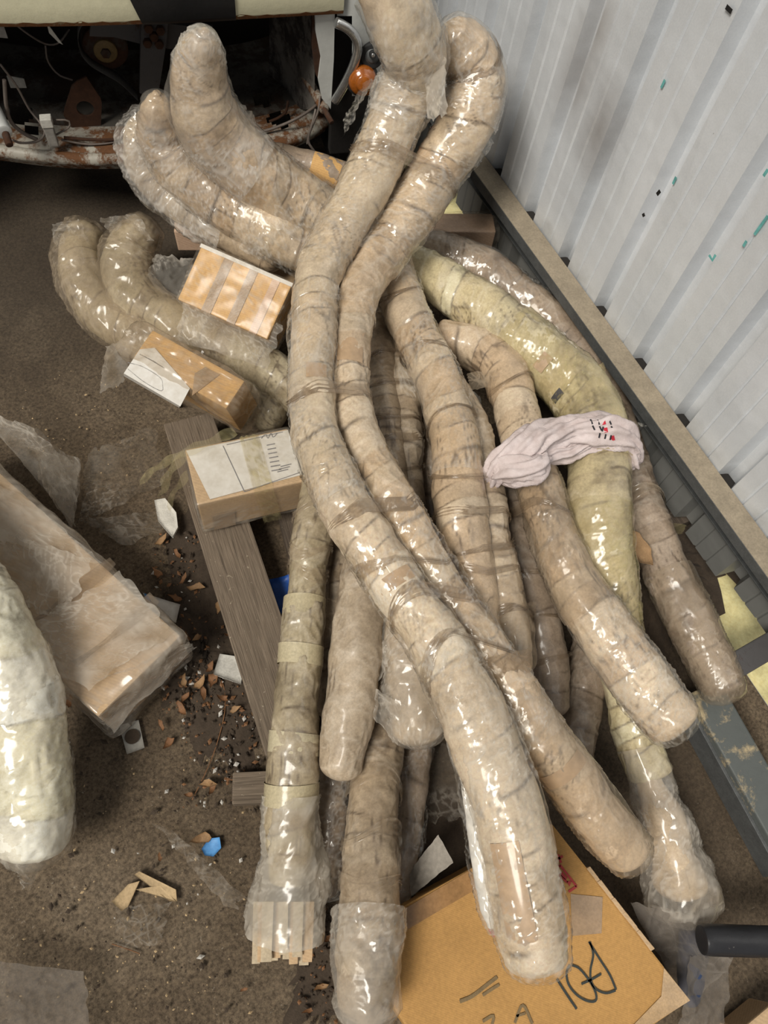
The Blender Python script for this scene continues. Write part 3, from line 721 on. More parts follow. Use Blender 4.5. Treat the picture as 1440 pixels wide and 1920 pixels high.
plate('torn_strip', mat_plain('grey_strip', (.30, .29, .27), .7), [(-5, 38), (4, 40), (15, 72), (-5, 70)], .08, .002)
plate('paper_scrap', mat_plain('grey_scrap', (.26, .25, .23), .8), [(12, 142), (45, 148), (50, 165), (20, 165)], .12, .002)
# ------------------------------------------------------------------ planks under the pile
def plank(name, label, a, b, wpx, z, th, mat):
    "board along a->b (pixels of the left top edge), wpx = pixel of a point on the far long edge"
    fr = box_frame(P(*a, z), P(*b, z), P(*wpx, z), th)
    return tag(box(name, mat, None, fr, bev=.003, local=True), label, 'plank')
plank('plank', 'weathered grey plank lying under the two small cartons', (306, 795), (498, 1418), (470, 985), .085, .075, m_plank)
plank('plank', 'dark pallet board beneath the blue scrap, mostly hidden by pipes', (512, 930), (640, 1420), (600, 930), .045, .04, m_plankd)
plank('plank', 'dark board on the ground beside the girt', (1040, 700), (1240, 1000), (1090, 660), .06, .05, m_plankd)
fr = box_frame(P(436, 1448, .045), P(600, 1440, .045), P(442, 1508, .045), .04)
o = tag(box('wood_offcut', m_plank, None, fr, bev=.004, local=True), 'short grey wood offcut with white splashes, end on beneath the long pipe', 'wood')
sheet('paint_splash', m_chip, o, [(438, 1458, .0465), (500, 1452, .0465), (505, 1490, .0465), (446, 1500, .0465)], 10, 10, .001, 20, 3, .12)

# ------------------------------------------------------------------ wrapped pipes
PIPES = {}
def pipe_thing(key, label, pts, mat, seed, group='paper wrapped pipes in the heap', n=76, **kw):
    t = Tube(pts); i = int(np.argmin(t.C[:, 2])); base = t.C[i].copy(); base[2] -= t.R[i]
    r = thing('wrapped_pipe', base, label, 'pipe', group)
    t.mesh('paper_wrap', mat, r, n=n, seed=seed, look=LOOK[mat.name], **kw)
    PIPES[key] = (t, r)
    return t, r
def sleeve(key, a, b, mat, dr=.006, crump=.010, seed=0, n=88, flat=None, cf=12, cap0=False, cap1=False, name='film_sleeve'):
    t, r = PIPES[key]; i, j = sorted((t.at(*a), t.at(*b)))
    return t.mesh(name, mat, r, n=88, i0=i, i1=j + 1, dr=dr, lump=.003, wr=0, band=0, cap0=cap0, cap1=cap1, crump=crump * 1.0, cf=cf, seed=seed + .5, flat=flat, film=FILM[mat.name])
def strap(key, a, width=.025, tilt=.3, key2=None, a2=None, mat=None, seed=0, dr=.004, name='film_strap', plain=False):
    t, r = PIPES[key]; rings = [(t, t.at(*a))]
    if key2: t2, _ = PIPES[key2]; rings.append((t2, t2.at(*(a2 or a))))
    return band(name, mat or f_strap, r, rings, width, tilt, dr, seed=seed, plain=plain)

# two long crossing pipes on top
A = pipe_thing('A', 'long pale wrapped pipe on top of the heap, ending over the big carton', [
    (722, -30, .87, 112), (755, 45, .81, 120), (779, 105, .74, 112), (772, 145, .69, 106), (745, 210, .63, 100), (710, 292, .565, 96), (655, 405, .50, 90),
    (612, 480, .465, 86), (592, 540, .45, 82), (587, 620, .44, 82), (585, 720, .43, 82), (588, 800, .43, 84), (606, 860, .43, 90), (645, 940, .43, 94),
    (700, 1030, .425, 96), (760, 1120, .42, 98), (815, 1200, .42, 104), (862, 1290, .42, 114), (908, 1390, .41, 124), (952, 1520, .40, 132),
    (977, 1640, .38, 134), (995, 1730, .36, 138), (1006, 1790, .35, 118)], w_pale, 1, capk=.6)
B = pipe_thing('B', 'long tan wrapped pipe strapped alongside the topmost pale pipe', [
    (848, 62, .75, 62), (866, 88, .72, 92), (888, 130, .68, 104), (890, 180, .64, 108), (868, 245, .59, 104), (825, 312, .53, 98), (770, 400, .47, 94),
    (712, 480, .43, 90), (672, 555, .415, 80), (657, 640, .405, 74), (655, 720, .40, 72), (666, 795, .40, 74), (692, 860, .40, 78), (737, 940, .40, 78),
    (790, 1030, .39, 76), (840, 1110, .385, 76), (885, 1180, .38, 78), (930, 1250, .37, 86), (975, 1325, .36, 96), (1020, 1395, .345, 100), (1075, 1465, .315, 100),
    (1130, 1540, .29, 98), (1180, 1595, .27, 90)], w_tan, 2, capk=.45)
C1 = pipe_thing('C', 'brown taped pipe running down the middle of the heap, right of the topmost pair', [
    (735, 485, .33, 74), (752, 560, .33, 80), (785, 640, .335, 82), (822, 715, .34, 84), (845, 790, .34, 88), (856, 860, .34, 94), (862, 940, .335, 100),
    (872, 1020, .33, 96), (890, 1090, .32, 80), (905, 1160, .30, 70), (922, 1215, .28, 62)], w_tan, 3)
pipe_thing('C2', 'slimmer brown pipe bound to the right of the middle pipe', [
    (850, 720, .29, 50), (885, 800, .30, 62), (905, 880, .30, 66), (915, 960, .30, 70), (925, 1040, .295, 76), (942, 1120, .285, 80), (958, 1190, .275, 82), (966, 1245, .27, 70)], w_dusty, 4)
pipe_thing('D', 'dusty taped pipe under the crossing pair with a bagged blunt end', [
    (708, 610, .25, 58), (712, 700, .255, 60), (722, 800, .255, 60), (738, 900, .25, 60), (750, 1000, .245, 66), (755, 1100, .24, 80), (765, 1200, .235, 96), (776, 1290, .225, 108), (784, 1360, .215, 100)], w_dusty, 5)
pipe_thing('D2', 'dusty pipe bound beside the bagged one, in the shade of the topmost pair', [
    (752, 625, .235, 62), (758, 720, .24, 66), (760, 820, .24, 62), (765, 920, .235, 58), (778, 1010, .22, 56), (800, 1090, .20, 54)], w_dusty, 6)
pipe_thing('D3', 'shadowed pipe deep between the two middle bundles', [
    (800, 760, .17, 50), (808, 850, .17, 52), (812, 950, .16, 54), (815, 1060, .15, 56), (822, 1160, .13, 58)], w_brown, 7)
pipe_thing('G', 'long olive taped pipe whose torn bag shows ragged card at its lower end', [
    (605, 905, .24, 74), (590, 980, .24, 76), (577, 1070, .23, 68), (567, 1180, .215, 76), (560, 1290, .20, 82), (551, 1400, .185, 90), (546, 1500, .165, 96), (543, 1580, .145, 90), (538, 1650, .125, 70)], w_olive, 8, capk=.1)
pipe_thing('H', 'thin dusty pipe squeezed between the olive pipe and the sandy one', [
    (650, 985, .17, 44), (636, 1060, .165, 48), (628, 1140, .155, 48), (622, 1240, .14, 46), (615, 1330, .12, 44)], w_dusty, 9)
pipe_thing('E', 'smooth sandy film wrapped pipe with a rounded lower end', [
    (705, 985, .26, 76), (688, 1060, .26, 86), (676, 1150, .255, 94), (664, 1250, .24, 98), (652, 1350, .22, 94), (640, 1435, .205, 80)], w_sand, 10, band=0, lump=.006, capk=.7)
pipe_thing('I', 'dusty pipe low in front with a clear bag over its near end', [
    (722, 1330, .11, 84), (708, 1420, .14, 92), (698, 1520, .17, 98), (694, 1620, .195, 104), (692, 1720, .21, 112), (690, 1800, .215, 112), (688, 1880, .215, 102)], w_dusty, 11, capk=.7)
pipe_thing('J', 'narrow plastic covered pipe lying right behind the bagged front pipe', [
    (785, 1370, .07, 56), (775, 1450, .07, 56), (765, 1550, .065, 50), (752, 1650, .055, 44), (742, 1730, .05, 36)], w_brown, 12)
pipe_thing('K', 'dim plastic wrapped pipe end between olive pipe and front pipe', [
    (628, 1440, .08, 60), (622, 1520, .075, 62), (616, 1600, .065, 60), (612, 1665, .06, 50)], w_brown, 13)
# right-hand side
pipe_thing('Lp', 'tan wrapped pipe under the white cloth, its rounded end towards the lower right', [
    (830, 640, .26, 80), (895, 655, .28, 84), (942, 695, .295, 86), (965, 760, .305, 80), (985, 840, .31, 76), (1012, 920, .31, 78), (1042, 1010, .305, 84), (1080, 1100, .295, 96),
    (1130, 1175, .285, 104), (1180, 1248, .27, 108), (1230, 1315, .255, 108), (1262, 1352, .25, 100)], w_tan, 14, capk=.45)
pipe_thing('Mp', 'thick yellow taped pipe tied with the white cloth, bending down to a twisted bag', [
    (770, 495, .29, 70), (830, 532, .295, 84), (895, 575, .30, 94), (960, 625, .305, 104), (1025, 678, .305, 108), (1080, 730, .305, 112), (1115, 790, .305, 114), (1124, 870, .30, 116),
    (1122, 950, .29, 120), (1130, 1030, .27, 112), (1145, 1110, .24, 96), (1158, 1190, .20, 84), (1168, 1280, .155, 80), (1190, 1370, .125, 82), (1218, 1450, .10, 80)], w_yellow, 15, bw=.045, capk=.3)
pipe_thing('O', 'brown wrapped pipe curving along the girt and ending near the sunlit gap', [
    (760, 470, .22, 78), (830, 482, .225, 84), (905, 510, .23, 84), (975, 560, .23, 80), (1040, 612, .225, 76), (1100, 670, .215, 72), (1145, 745, .20, 66), (1172, 830, .185, 62),
    (1195, 910, .175, 68), (1218, 990, .17, 78), (1250, 1070, .165, 84), (1292, 1160, .16, 86), (1330, 1235, .155, 84), (1354, 1290, .15, 76)], w_brown, 16, capk=.35)
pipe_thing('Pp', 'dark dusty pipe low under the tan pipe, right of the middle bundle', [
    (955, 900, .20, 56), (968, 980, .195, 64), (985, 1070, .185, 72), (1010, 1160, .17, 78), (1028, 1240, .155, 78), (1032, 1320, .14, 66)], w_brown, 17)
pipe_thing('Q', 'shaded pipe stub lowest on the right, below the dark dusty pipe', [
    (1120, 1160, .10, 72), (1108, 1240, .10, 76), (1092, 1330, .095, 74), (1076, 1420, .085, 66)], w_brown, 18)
# upper left upturned ends
pipe_thing('R1', 'pipe with the tallest upturned end in shiny film, upper left', [
    (386, 60, .765, 18), (384, 66, .758, 40), (381, 82, .742, 64), (377, 110, .705, 86), (374, 150, .655, 104), (382, 205, .59, 122), (415, 262, .52, 126), (475, 318, .46, 116), (545, 365, .41, 106), (610, 405, .37, 100), (690, 450, .33, 90)], w_tan, 19)
pipe_thing('R2', 'second upturned film wrapped pipe end, below the tallest one', [
    (294, 176, .585, 16), (295, 184, .575, 36), (297, 202, .555, 60), (301, 232, .515, 78), (312, 270, .465, 92), (350, 325, .41, 94), (410, 370, .37, 96), (475, 410, .34, 98), (540, 448, .32, 96), (600, 480, .30, 90)], w_tan, 20)
pipe_thing('R3', 'baggy clear film end outermost of the three upturned pipes', [
    (272, 212, .485, 16), (270, 220, .475, 34), (266, 240, .453, 54), (264, 270, .42, 66), (280, 322, .36, 72), (320, 362, .32, 74), (375, 400, .295, 74), (440, 440, .28, 70), (510, 480, .26, 66)], w_dusty, 21)
# floor level left
pipe_thing('T1', 'olive bagged pipe end curling up on the floor, leftmost of two', [
    (160, 440, .15, 66), (150, 480, .125, 82), (158, 530, .10, 84), (188, 580, .085, 82), (245, 620, .08, 80), (330, 665, .08, 78), (420, 715, .085, 76), (510, 775, .09, 74)], w_olive, 22)
pipe_thing('T2', 'olive bagged pipe end curling up on the floor, beside the orange carton', [
    (268, 432, .19, 66), (246, 462, .165, 84), (236, 505, .14, 88), (252, 555, .12, 88), (305, 595, .115, 88), (380, 635, .12, 86), (460, 672, .13, 84), (530, 715, .135, 80), (600, 770, .14, 76)], w_olive, 23)
pipe_thing('V', 'cream taped pipe end at the left edge, brightly lit', [
    (-330, 860, .30, 120), (-220, 930, .29, 124), (-110, 1030, .28, 128), (-30, 1140, .265, 130), (10, 1220, .245, 136), (40, 1320, .21, 138), (58, 1430, .17, 140), (64, 1520, .135, 140), (62, 1580, .11, 126)], w_cream, 24, capk=.45, wr=.004, bw=.08, group=None)

# loose film over the pipes
sleeve('A', (722, -30), (735, 225), f_silver, .008, .014, 1, 64)
sleeve('A', (745, 200), (600, 520), f_clear, .005, .007, 2)
sleeve('A', (592, 545), (640, 940), f_clear, .004, .006, 3)
sleeve('A', (640, 930), (850, 1270), f_clear, .005, .008, 4)
sleeve('A', (820, 1210), (1006, 1790), f_milk, .004, .008, 5, 64, cap1=True)
sleeve('B', (850, 65), (880, 230), f_silver, .007, .012, 6, cap0=True)
sleeve('B', (870, 240), (700, 500), f_clear, .005, .008, 7)
sleeve('B', (690, 860), (1010, 1380), f_clear, .005, .008, 8)
sleeve('B', (960, 1300), (1180, 1595), f_dust, .005, .007, 9, cap1=True)
sleeve('C', (745, 520), (860, 900), f_clear, .004, .006, 10)
sleeve('C2', (925, 1040), (966, 1245), f_dust, .004, .008, 11, cap1=True)
sleeve('D', (755, 1120), (784, 1360), f_bag, .010, .014, 12, 56, cap1=True)
sleeve('Lp', (985, 860), (1110, 1140), f_dust, .005, .008, 13)
sleeve('Lp', (1100, 1130), (1262, 1352), f_milk, .004, .008, 14, cap1=True)
sleeve('Mp', (960, 625), (1124, 870), f_yellow, .004, .007, 15)
sleeve('Mp', (1122, 950), (1158, 1190), f_yellow, .005, .007, 16)
sleeve('O', (760, 470), (1040, 612), f_clear, .005, .008, 17)
sleeve('O', (1250, 1070), (1354, 1290), f_dust, .005, .006, 18, cap1=True)
sleeve('R1', (384, 72), (480, 320), f_silver, .006, .012, 19, 64, cap0=True)
sleeve('R1', (470, 315), (640, 420), f_clear, .005, .008, 20)
sleeve('R2', (297, 190), (420, 375), f_silver, .006, .010, 21, 64, cap0=True)
sleeve('R2', (420, 375), (600, 480), f_clear, .008, .012, 22)
sleeve('R3', (268, 225), (430, 435), f_silver, .014, .018, 23, 64, cap0=True)
sleeve('T1', (160, 440), (300, 650), f_dust, .010, .016, 24, 56, cap0=True)
sleeve('T2', (268, 432), (420, 655), f_dust, .010, .016, 25, 56, cap0=True)
sleeve('I', (692, 1700), (688, 1880), f_bag, .010, .016, 26, 56, cap1=True)
sleeve('J', (785, 1370), (742, 1730), f_clear, .006, .010, 27)
sleeve('K', (628, 1440), (612, 1665), f_clear, .008, .012, 28, cap1=True)
sleeve('V', (10, 1220), (62, 1580), f_milk, .003, .006, 29, cap1=True)

# pulled film straps
strap('A', (586, 592), .03, .2, 'B', (663, 600), f_clear, 1); strap('A', (586, 748), .03, .25, 'B', (660, 755), None, 2)
strap('A', (622, 890), .03, .3, 'B', (705, 885), f_clear, 3); strap('A', (668, 975), .028, .3, 'B', (755, 970), None, 4)
strap('A', (715, 1055), .03, .3, 'B', (810, 1060), None, 5); strap('A', (768, 1130), .03, -.3, 'B', (862, 1140), None, 6)
strap('A', (840, 1240), .04, .4, 'B', (940, 1265), None, 7); strap('A', (712, 290), .03, .2, 'B', (805, 340), None, 8)
strap('B', (880, 125), .035, .2, None, None, None, 9)
for i, q in enumerate(((755, 560), (800, 670), (850, 800))): strap('C', q, .012, .4, None, None, None, 10 + i)
for i, (q, q2) in enumerate((((860, 905), (908, 900)), ((868, 985), (918, 975)), ((878, 1045), (925, 1040)), ((884, 1068), (928, 1060)))):
    strap('C', q, .02, .3, 'C2', q2, None, 15 + i)
for i, (q, q2) in enumerate((((712, 690), (757, 690)), ((714, 730), (758, 730)), ((722, 800), (760, 800)), ((728, 840), (761, 840)), ((735, 885), (763, 880)))):
    strap('D', q, .018, .35, 'D2', q2, None, 20 + i)
strap('C2', (950, 1160), .02, .3, None, None, None, 27)
for i, q in enumerate(((588, 965), (578, 1030), (572, 1080))): strap('G', q, .03, .3, None, None, f_dust, 28 + i)
for q in ((550, 1395), (546, 1485), (562, 1230), (568, 1140)): strap('G', q, .04, .06, None, None, w_tape, 31 + q[1] % 7, .003, 'tape_band', True)
strap('Lp', (1026, 965), .02, .3, 'Pp', (970, 990), None, 40); strap('Lp', (955, 730), .02, .3, None, None, None, 41)
for i, q in enumerate(((985, 1070), (1012, 1170), (1028, 1240))): strap('Pp', q, .012, .3, None, None, None, 42 + i)
for i, q in enumerate(((698, 1480), (694, 1580), (693, 1660))): strap('I', q, .035, .08, None, None, f_dust, 46 + i)
strap('R1', (560, 372), .05, .4, 'R2', (520, 438), f_clear, 50, .006); strap('R1', (590, 392), .02, .3, None, None, f_clear, 51)
strap('O', (1205, 940), .03, .3, None, None, f_dust, 52)

# bag over the olive pipe's lower end: flares wide and flat, open at the bottom
def bag(key, pts, mat, flat=None, seed=0, crump=.014, name='end_bag', n=64, cf=10, cap1=False):
    t = Tube(pts, .004); _, r = PIPES[key]
    return t.mesh(name, mat, r, n=96, lump=.010, wr=.0, band=0, cap0=False, cap1=cap1, crump=crump, cf=cf, seed=seed, flat=flat, film=FILM.get(mat.name), look=LOOK.get(mat.name))
UPV = np.array([-.15, .25, 1.0])
bag('G', [(547, 1490, .17, 102), (546, 1560, .155, 112), (543, 1640, .13, 134), (538, 1710, .11, 148), (534, 1752, .10, 156)], f_veil, (UPV, 1, .6), 1)
bag('Mp', [(1200, 1400, .12, 86), (1222, 1470, .11, 78), (1245, 1540, .10, 92), (1265, 1605, .09, 120), (1278, 1660, .085, 140), (1282, 1680, .08, 138)], f_bag, (UPV, 1, .7), 2, cap1=True)
bag('Mp', [(1208, 1430, .115, 50), (1236, 1520, .105, 60), (1258, 1590, .095, 84), (1274, 1650, .085, 96)], w_pale, None, 3, .004, 'bag_stuffing', 40, 14, True)
# ragged strips of card poking out of the olive pipe's bag
t, r = PIPES['G']
for i in range(11):
    a = P(484 + i * 9.5, 1690, .10 + .012 * (i % 3)); b = P(480 + i * 9.6 + (i % 2) * 3, 1800 + random.randint(-10, 14), .075 + .012 * (i % 3))
    e1 = nrm(b - a); e2 = nrm(np.cross(e1, UZ)); e3 = np.cross(e2, e1)
    box('card_strip', c_tan if i % 3 == 1 else c_frag, r, ((a + b) / 2, np.array([e1, e2, e3]), np.array([np.linalg.norm(b - a) / 2, 0.0072 + .003 * random.random(), .002 + .003 * random.random()])), bev=.0008, sub=4, warp=.003, seed=i)
# tabs and flaps of torn film
def flap(key, corners, mat, seed, amp=.008, name='film_flap', nx=16, ny=16, f=18): return sheet(name, mat, PIPES[key][1], corners, nx, ny, amp, f, seed, .05)
flap('A', [(790, 60, .80), (832, 50, .80), (836, 215, .70), (800, 225, .66)], f_bag, 1, .014)
flap('A', [(715, 140, .70), (690, 150, .66), (650, 215, .60), (640, 255, .58)], f_milk, 2, .012, nx=12)
flap('A', [(700, 150, .68), (716, 180, .66), (700, 250, .60), (668, 275, .57)], f_clear, 3, .014)
flap('A', [(615, 520, .49), (636, 540, .48), (628, 660, .46), (612, 650, .47)], f_clear, 4)
flap('A', [(905, 1235, .44), (995, 1215, .42), (990, 1262, .40), (900, 1280, .43)], f_strap, 5)
flap('B', [(760, 410, .49), (785, 400, .48), (700, 590, .44), (690, 570, .45)], f_clear, 6, .010, f=10)
flap('R1', [(430, 185, .60), (478, 215, .56), (482, 280, .50), (425, 245, .56)], f_bag, 7, .012)
flap('R1', [(330, 105, .66), (342, 112, .66), (335, 160, .62), (318, 150, .62)], f_milk, 8)
flap('Mp', [(1080, 690, .36), (1132, 682, .36), (1160, 770, .33), (1105, 750, .37)], f_yellow, 9, .008)
flap('Mp', [(1160, 782, .33), (1215, 800, .30), (1180, 806, .31), (1160, 800, .33)], f_milk, 10)
flap('Mp', [(1150, 1110, .26), (1205, 1130, .25), (1200, 1200, .23), (1160, 1180, .24)], f_yellow, 11)
flap('C', [(876, 722, .38), (900, 745, .36), (906, 790, .33), (880, 760, .37)], f_milk, 12)
flap('C2', [(965, 1130, .30), (1005, 1130, .29), (1002, 1185, .28), (970, 1185, .29)], f_dust, 13)
flap('C', [(745, 680, .30), (775, 710, .30), (782, 755, .29), (750, 730, .30)], f_milk, 14)
flap('H', [(605, 1120, .19), (640, 1125, .20), (636, 1180, .19), (604, 1195, .18)], f_dust, 15)
flap('D', [(705, 1290, .26), (770, 1330, .27), (745, 1400, .22), (690, 1330, .24)], f_bag, 16, .014)
flap('Lp', [(876, 700, .33), (940, 692, .345), (930, 725, .33), (880, 732, .32)], f_dust, 17)
flap('T1', [(97, 420, .21), (150, 412, .21), (165, 450, .18), (105, 470, .16)], f_bag, 18, .02)
flap('T2', [(190, 410, .22), (255, 400, .26), (290, 450, .20), (215, 450, .19)], f_bag, 19, .02)
flap('T2', [(290, 480, .17), (362, 485, .17), (350, 590, .16), (270, 540, .15)], f_bag, 20, .018)
flap('O', [(1010, 560, .28), (1032, 560, .28), (1028, 582, .27), (1008, 580, .27)], f_dust, 21)
flap('V', [(30, 1620, .08), (80, 1620, .09), (60, 1662, .04), (40, 1664, .04)], f_milk, 22)
flap('I', [(640, 1800, .23), (660, 1790, .25), (650, 1900, .22), (622, 1880, .20)], f_milk, 23)
flap('A', [(880, 1140, .43), (925, 1170, .42), (940, 1240, .41), (895, 1230, .45)], f_milk, 31, .012)
flap('A', [(955, 1320, .43), (992, 1350, .42), (990, 1450, .40), (950, 1430, .44)], f_milk, 32, .010)
flap('A', [(660, 880, .45), (690, 900, .44), (672, 960, .44), (650, 930, .46)], f_clear, 34, .010)
flap('B', [(800, 995, .41), (820, 1010, .40), (845, 1075, .39), (825, 1060, .41)], f_clear, 35, .008)
flap('B', [(925, 195, .64), (948, 175, .62), (930, 250, .58), (905, 260, .60)], f_silver, 36, .010)
flap('R2', [(470, 395, .40), (545, 440, .38), (530, 505, .31), (450, 470, .32)], f_clear, 37, .016)
flap('R1', [(520, 330, .47), (600, 385, .42), (590, 470, .38), (510, 420, .40)], f_clear, 38, .014)
flap('Lp', [(1050, 960, .34), (1075, 1010, .33), (1110, 1090, .33), (1085, 1060, .35)], f_milk, 39, .008)
flap('D', [(735, 1160, .29), (725, 1180, .27), (700, 1290, .24), (730, 1250, .27)], f_bag, 40, .010)
# newspaper strip tucked down the left of the long pale pipe
t, r = PIPES['A']
o = Tube([(858, 1380, .40, 24), (880, 1480, .39, 28), (897, 1590, .375, 30), (912, 1690, .355, 26), (922, 1735, .345, 16)]).mesh('white_paper_roll', c_white, r, n=40, lump=.002, wr=.002, band=0)
Tube([(856, 1370, .40, 34), (878, 1480, .39, 40), (896, 1590, .375, 42), (916, 1700, .355, 36), (926, 1745, .345, 20)]).mesh('side_film', f_clear, r, n=60, lump=.003, wr=0, band=0, crump=.008, cap0=False, film=FILM['clear_film'])
# brown paper patches seen through the film
def patch(key, px, py, mat, wa=1.3, ln=.05, ang=None, seed=0):
    t, r = PIPES[key]; i = t.at(px, py); c0 = t.C[i]; vdir = nrm(CAM - c0); vdir = nrm(vdir - t.T[i] * (vdir @ t.T[i])); sdv = np.cross(t.T[i], vdir)
    m = max(2, int(ln / .006)); V = []
    for a in range(m + 1):
        ii = min(len(t.C) - 1, i + int(a * 1.7))
        for b in range(13):
            th = (b / 12 - .5) * wa + (ang or 0); V.append(t.C[ii] + (vdir * math.cos(th) + sdv * math.sin(th)) * (t.R[ii] + .0035))
    V = np.array(V); return mesh('paper_patch', V, [(a * 13 + b, a * 13 + b + 1, a * 13 + b + 14, a * 13 + b + 13) for a in range(m) for b in range(12)], mat, r, True, None, surf(mat, V))
patch('A', 738, 1085, c_patch, 1.6, .03); patch('A', 940, 1570, c_patch, .8, .16, .3); patch('A', 590, 705, c_patch, .9, .04, -.2)
patch('B', 655, 640, c_patch, 1.3, .08); patch('B', 1040, 1420, c_patch, 1.9, .03); patch('Mp', 1030, 670, c_patch, .6, .03, .1); patch('Mp', 1060, 740, m_iron, .5, .02, .6)

m_green = mat_plain('faded_green_print', (.30, .40, .16), .6, 0, .5, 40)
patch('V', 22, 1215, m_green, .5, .03, .5)
# ------------------------------------------------------------------ cartons
def carton(label, o, a, b, h, mat, name='carton', zshift=0):
    fr = box_frame(P(*o), P(*a), P(*b), h); c, E, hs = fr
    base = c - E[2] * hs[2]
    r = thing(name, base, label, 'box'); box('body', mat, r, fr, bev=.004, sub=6, warp=.0012, seed=o[0] * .01)
    return r, fr
def on_face(fr, px, py, k=2, sgn=1, lift=.0015):
    c, E, hs = fr; n = E[k] * sgn; return onplane(px, py, c + n * (hs[k] + lift), n)
def decal(name, mat, par, fr, pix, k=2, sgn=1, lift=.0022):
    c, E, hs = fr; n = E[k] * sgn; v = [on_face(fr, a, b, k, sgn, lift) for a, b in pix]
    bm = bmesh.new(); f = bm.faces.new([bm.verts.new(tuple(q)) for q in v])
    r = bmesh.ops.extrude_face_region(bm, geom=[f])
    for q in r['geom']:
        if isinstance(q, bmesh.types.BMVert): q.co -= Vector(tuple(n * .001))
    bmesh.ops.recalc_face_normals(bm, faces=bm.faces[:]); return bmobj(name, bm, mat, par)
def strokes(name, mat, par, fr, pix, w, k=2, sgn=1, lift=.0016):
    c, E, hs = fr; pts, _ = catmull([(*on_face(fr, a, b, k, sgn, lift), 0) for a, b in pix], .004)
    return ribbon(name, mat, par, pts[:, :3], E[k] * sgn, w)

# orange striped carton in clear film, tilted on the olive pipe
r, fr = carton('tilted carton in clear film with brown tape stripes, resting on the olive bagged pipe', (378, 459, .30), (548, 533, .30), (343, 566, .23), .10, c_orange)
for i, (x0, x1) in enumerate(((.27, .37), (.55, .64), (.80, .88))):
    c, E, hs = fr; q = [c + E[2] * (hs[2] + .0015) + E[0] * hs[0] * (2 * x - 1) + E[1] * hs[1] * s for x, s in ((x0, -1), (x1, -1), (x1, 1), (x0, 1))]
    mesh('tape', [*q, *[p - E[2] * .001 for p in q]], [(0, 1, 2, 3), (0, 1, 5, 4), (2, 3, 7, 6), (1, 2, 6, 5), (3, 0, 4, 7)], c_tape if i != 2 else c_pink, r, False)
box('white_edge', c_white, r, (fr[0] - fr[1][1] * (fr[2][1] - .002), fr[1], np.array([fr[2][0] + .002, .005, fr[2][2] + .002])), bev=.001)
box('film_wrap', f_box, r, fr, .005, 24, .008, .006, 9, 3, True)
sheet('film_skirt', f_bag, r, [(350, 540, .24), (530, 610, .24), (500, 690, .20), (330, 640, .18)], 30, 20, .010, 16, 4, .03)

# long carton with white label in a loose bag
r, fr = carton('long orange carton with a torn white label inside a loose clear bag', (250, 668, .27), (424, 766, .27), (304, 628, .29), .15, c_orange)
decal('label', c_white, r, fr, [(262, 655), (290, 652), (356, 728), (338, 762), (232, 700)])
q = fr[1][1] * -1
decal('label_fold', c_white, r, fr, [(232, 700), (338, 760), (325, 792), (236, 735)], 1, -1)
decal('tape', c_tape, r, fr, [(365, 700), (385, 688), (412, 702), (360, 742)])
decal('tape', c_tape, r, fr, [(352, 790), (388, 803), (372, 838), (345, 815)], 1, -1)
strokes('printed_frame', m_print, r, fr, [(240, 680), (268, 688), (300, 708), (305, 722), (302, 733), (270, 716), (240, 692)], .0015)
for k in range(4): strokes('printed_line', m_print, r, fr, [(262 + k * 8, 664 + k * 4), (285 + k * 8, 676 + k * 5)], .002)
box('bag', f_dust, r, (fr[0] - fr[1][0] * .016, fr[1], fr[2] + np.array([.028, 0, 0])), .008, 30, .02, .010, 12, 5, True)
sheet('bag_mouth', f_bag, r, [(200, 650, .20), (262, 622, .25), (230, 720, .19), (190, 735, .12)], 24, 24, .016, 12, 6, .05)

# small carton with the white top and yellow strap
r, fr = carton('small carton with a white paper top and a yellowed film strap, on the plank', (346, 843, .235), (539, 803, .235), (392, 942, .235), .13, c_tan)
decal('label', c_white, r, fr, [(349, 845), (540, 806), (566, 890), (394, 936)])
for a, b in (((418, 836), (458, 922)), ((425, 834), (530, 810)), ((458, 922), (562, 886))): strokes('printed_frame', m_print, r, fr, [a, ((a[0] + b[0]) / 2, (a[1] + b[1]) / 2), b], .0015, lift=.003)
for k in range(7): strokes('printed_line', m_print, r, fr, [(500 + k * 1.5, 835 + k * 8), (515 + k * 2, 832 + k * 8)], .0025, lift=.003)
strokes('scribble', m_print, r, fr, [(490, 822), (498, 814), (502, 822), (508, 812), (512, 820), (520, 812)], .0015, lift=.003)
for k in range(3): strokes('printed_line', m_print, r, fr, [(520 + k * 3, 885 - k * 5), (540 + k * 3, 880 - k * 5)], .002, lift=.003)
decal('tape', c_tape, r, fr, [(398, 968), (440, 958), (442, 984), (402, 994)], 1, 1)
c, E, hs = fr
def over(x0, x1):     # strip over top and front
    V = []
    for u in np.linspace(0, 1, 40):
        for b in range(9):
            x = (x0 + (x1 - x0) * b / 8) * hs[0]; s_ = u * (2 * hs[1] + hs[2] * 2.4)
            if s_ < 2 * hs[1]: p = c + E[0] * x + E[1] * (-hs[1] + s_) + E[2] * (hs[2] + .004)
            else: p = c + E[0] * (x + (s_ - 2 * hs[1]) * .1) + E[1] * (hs[1] + .004) + E[2] * (hs[2] - (s_ - 2 * hs[1]))
            V.append(p + E[2] * .002 * math.sin(b * 2.3 + u * 5) + E[1] * .001 * math.cos(b * 2.9))
    return mesh('film_strap', V, [(i * 9 + j, i * 9 + j + 1, i * 9 + j + 10, i * 9 + j + 9) for i in range(39) for j in range(8)], f_yellow, r, True, None, surf(f_yellow, np.array(V)))
over(.05, .42)
box('film_wrap', f_box, r, fr, .004, 14, .008, .004, 14, 8, True)
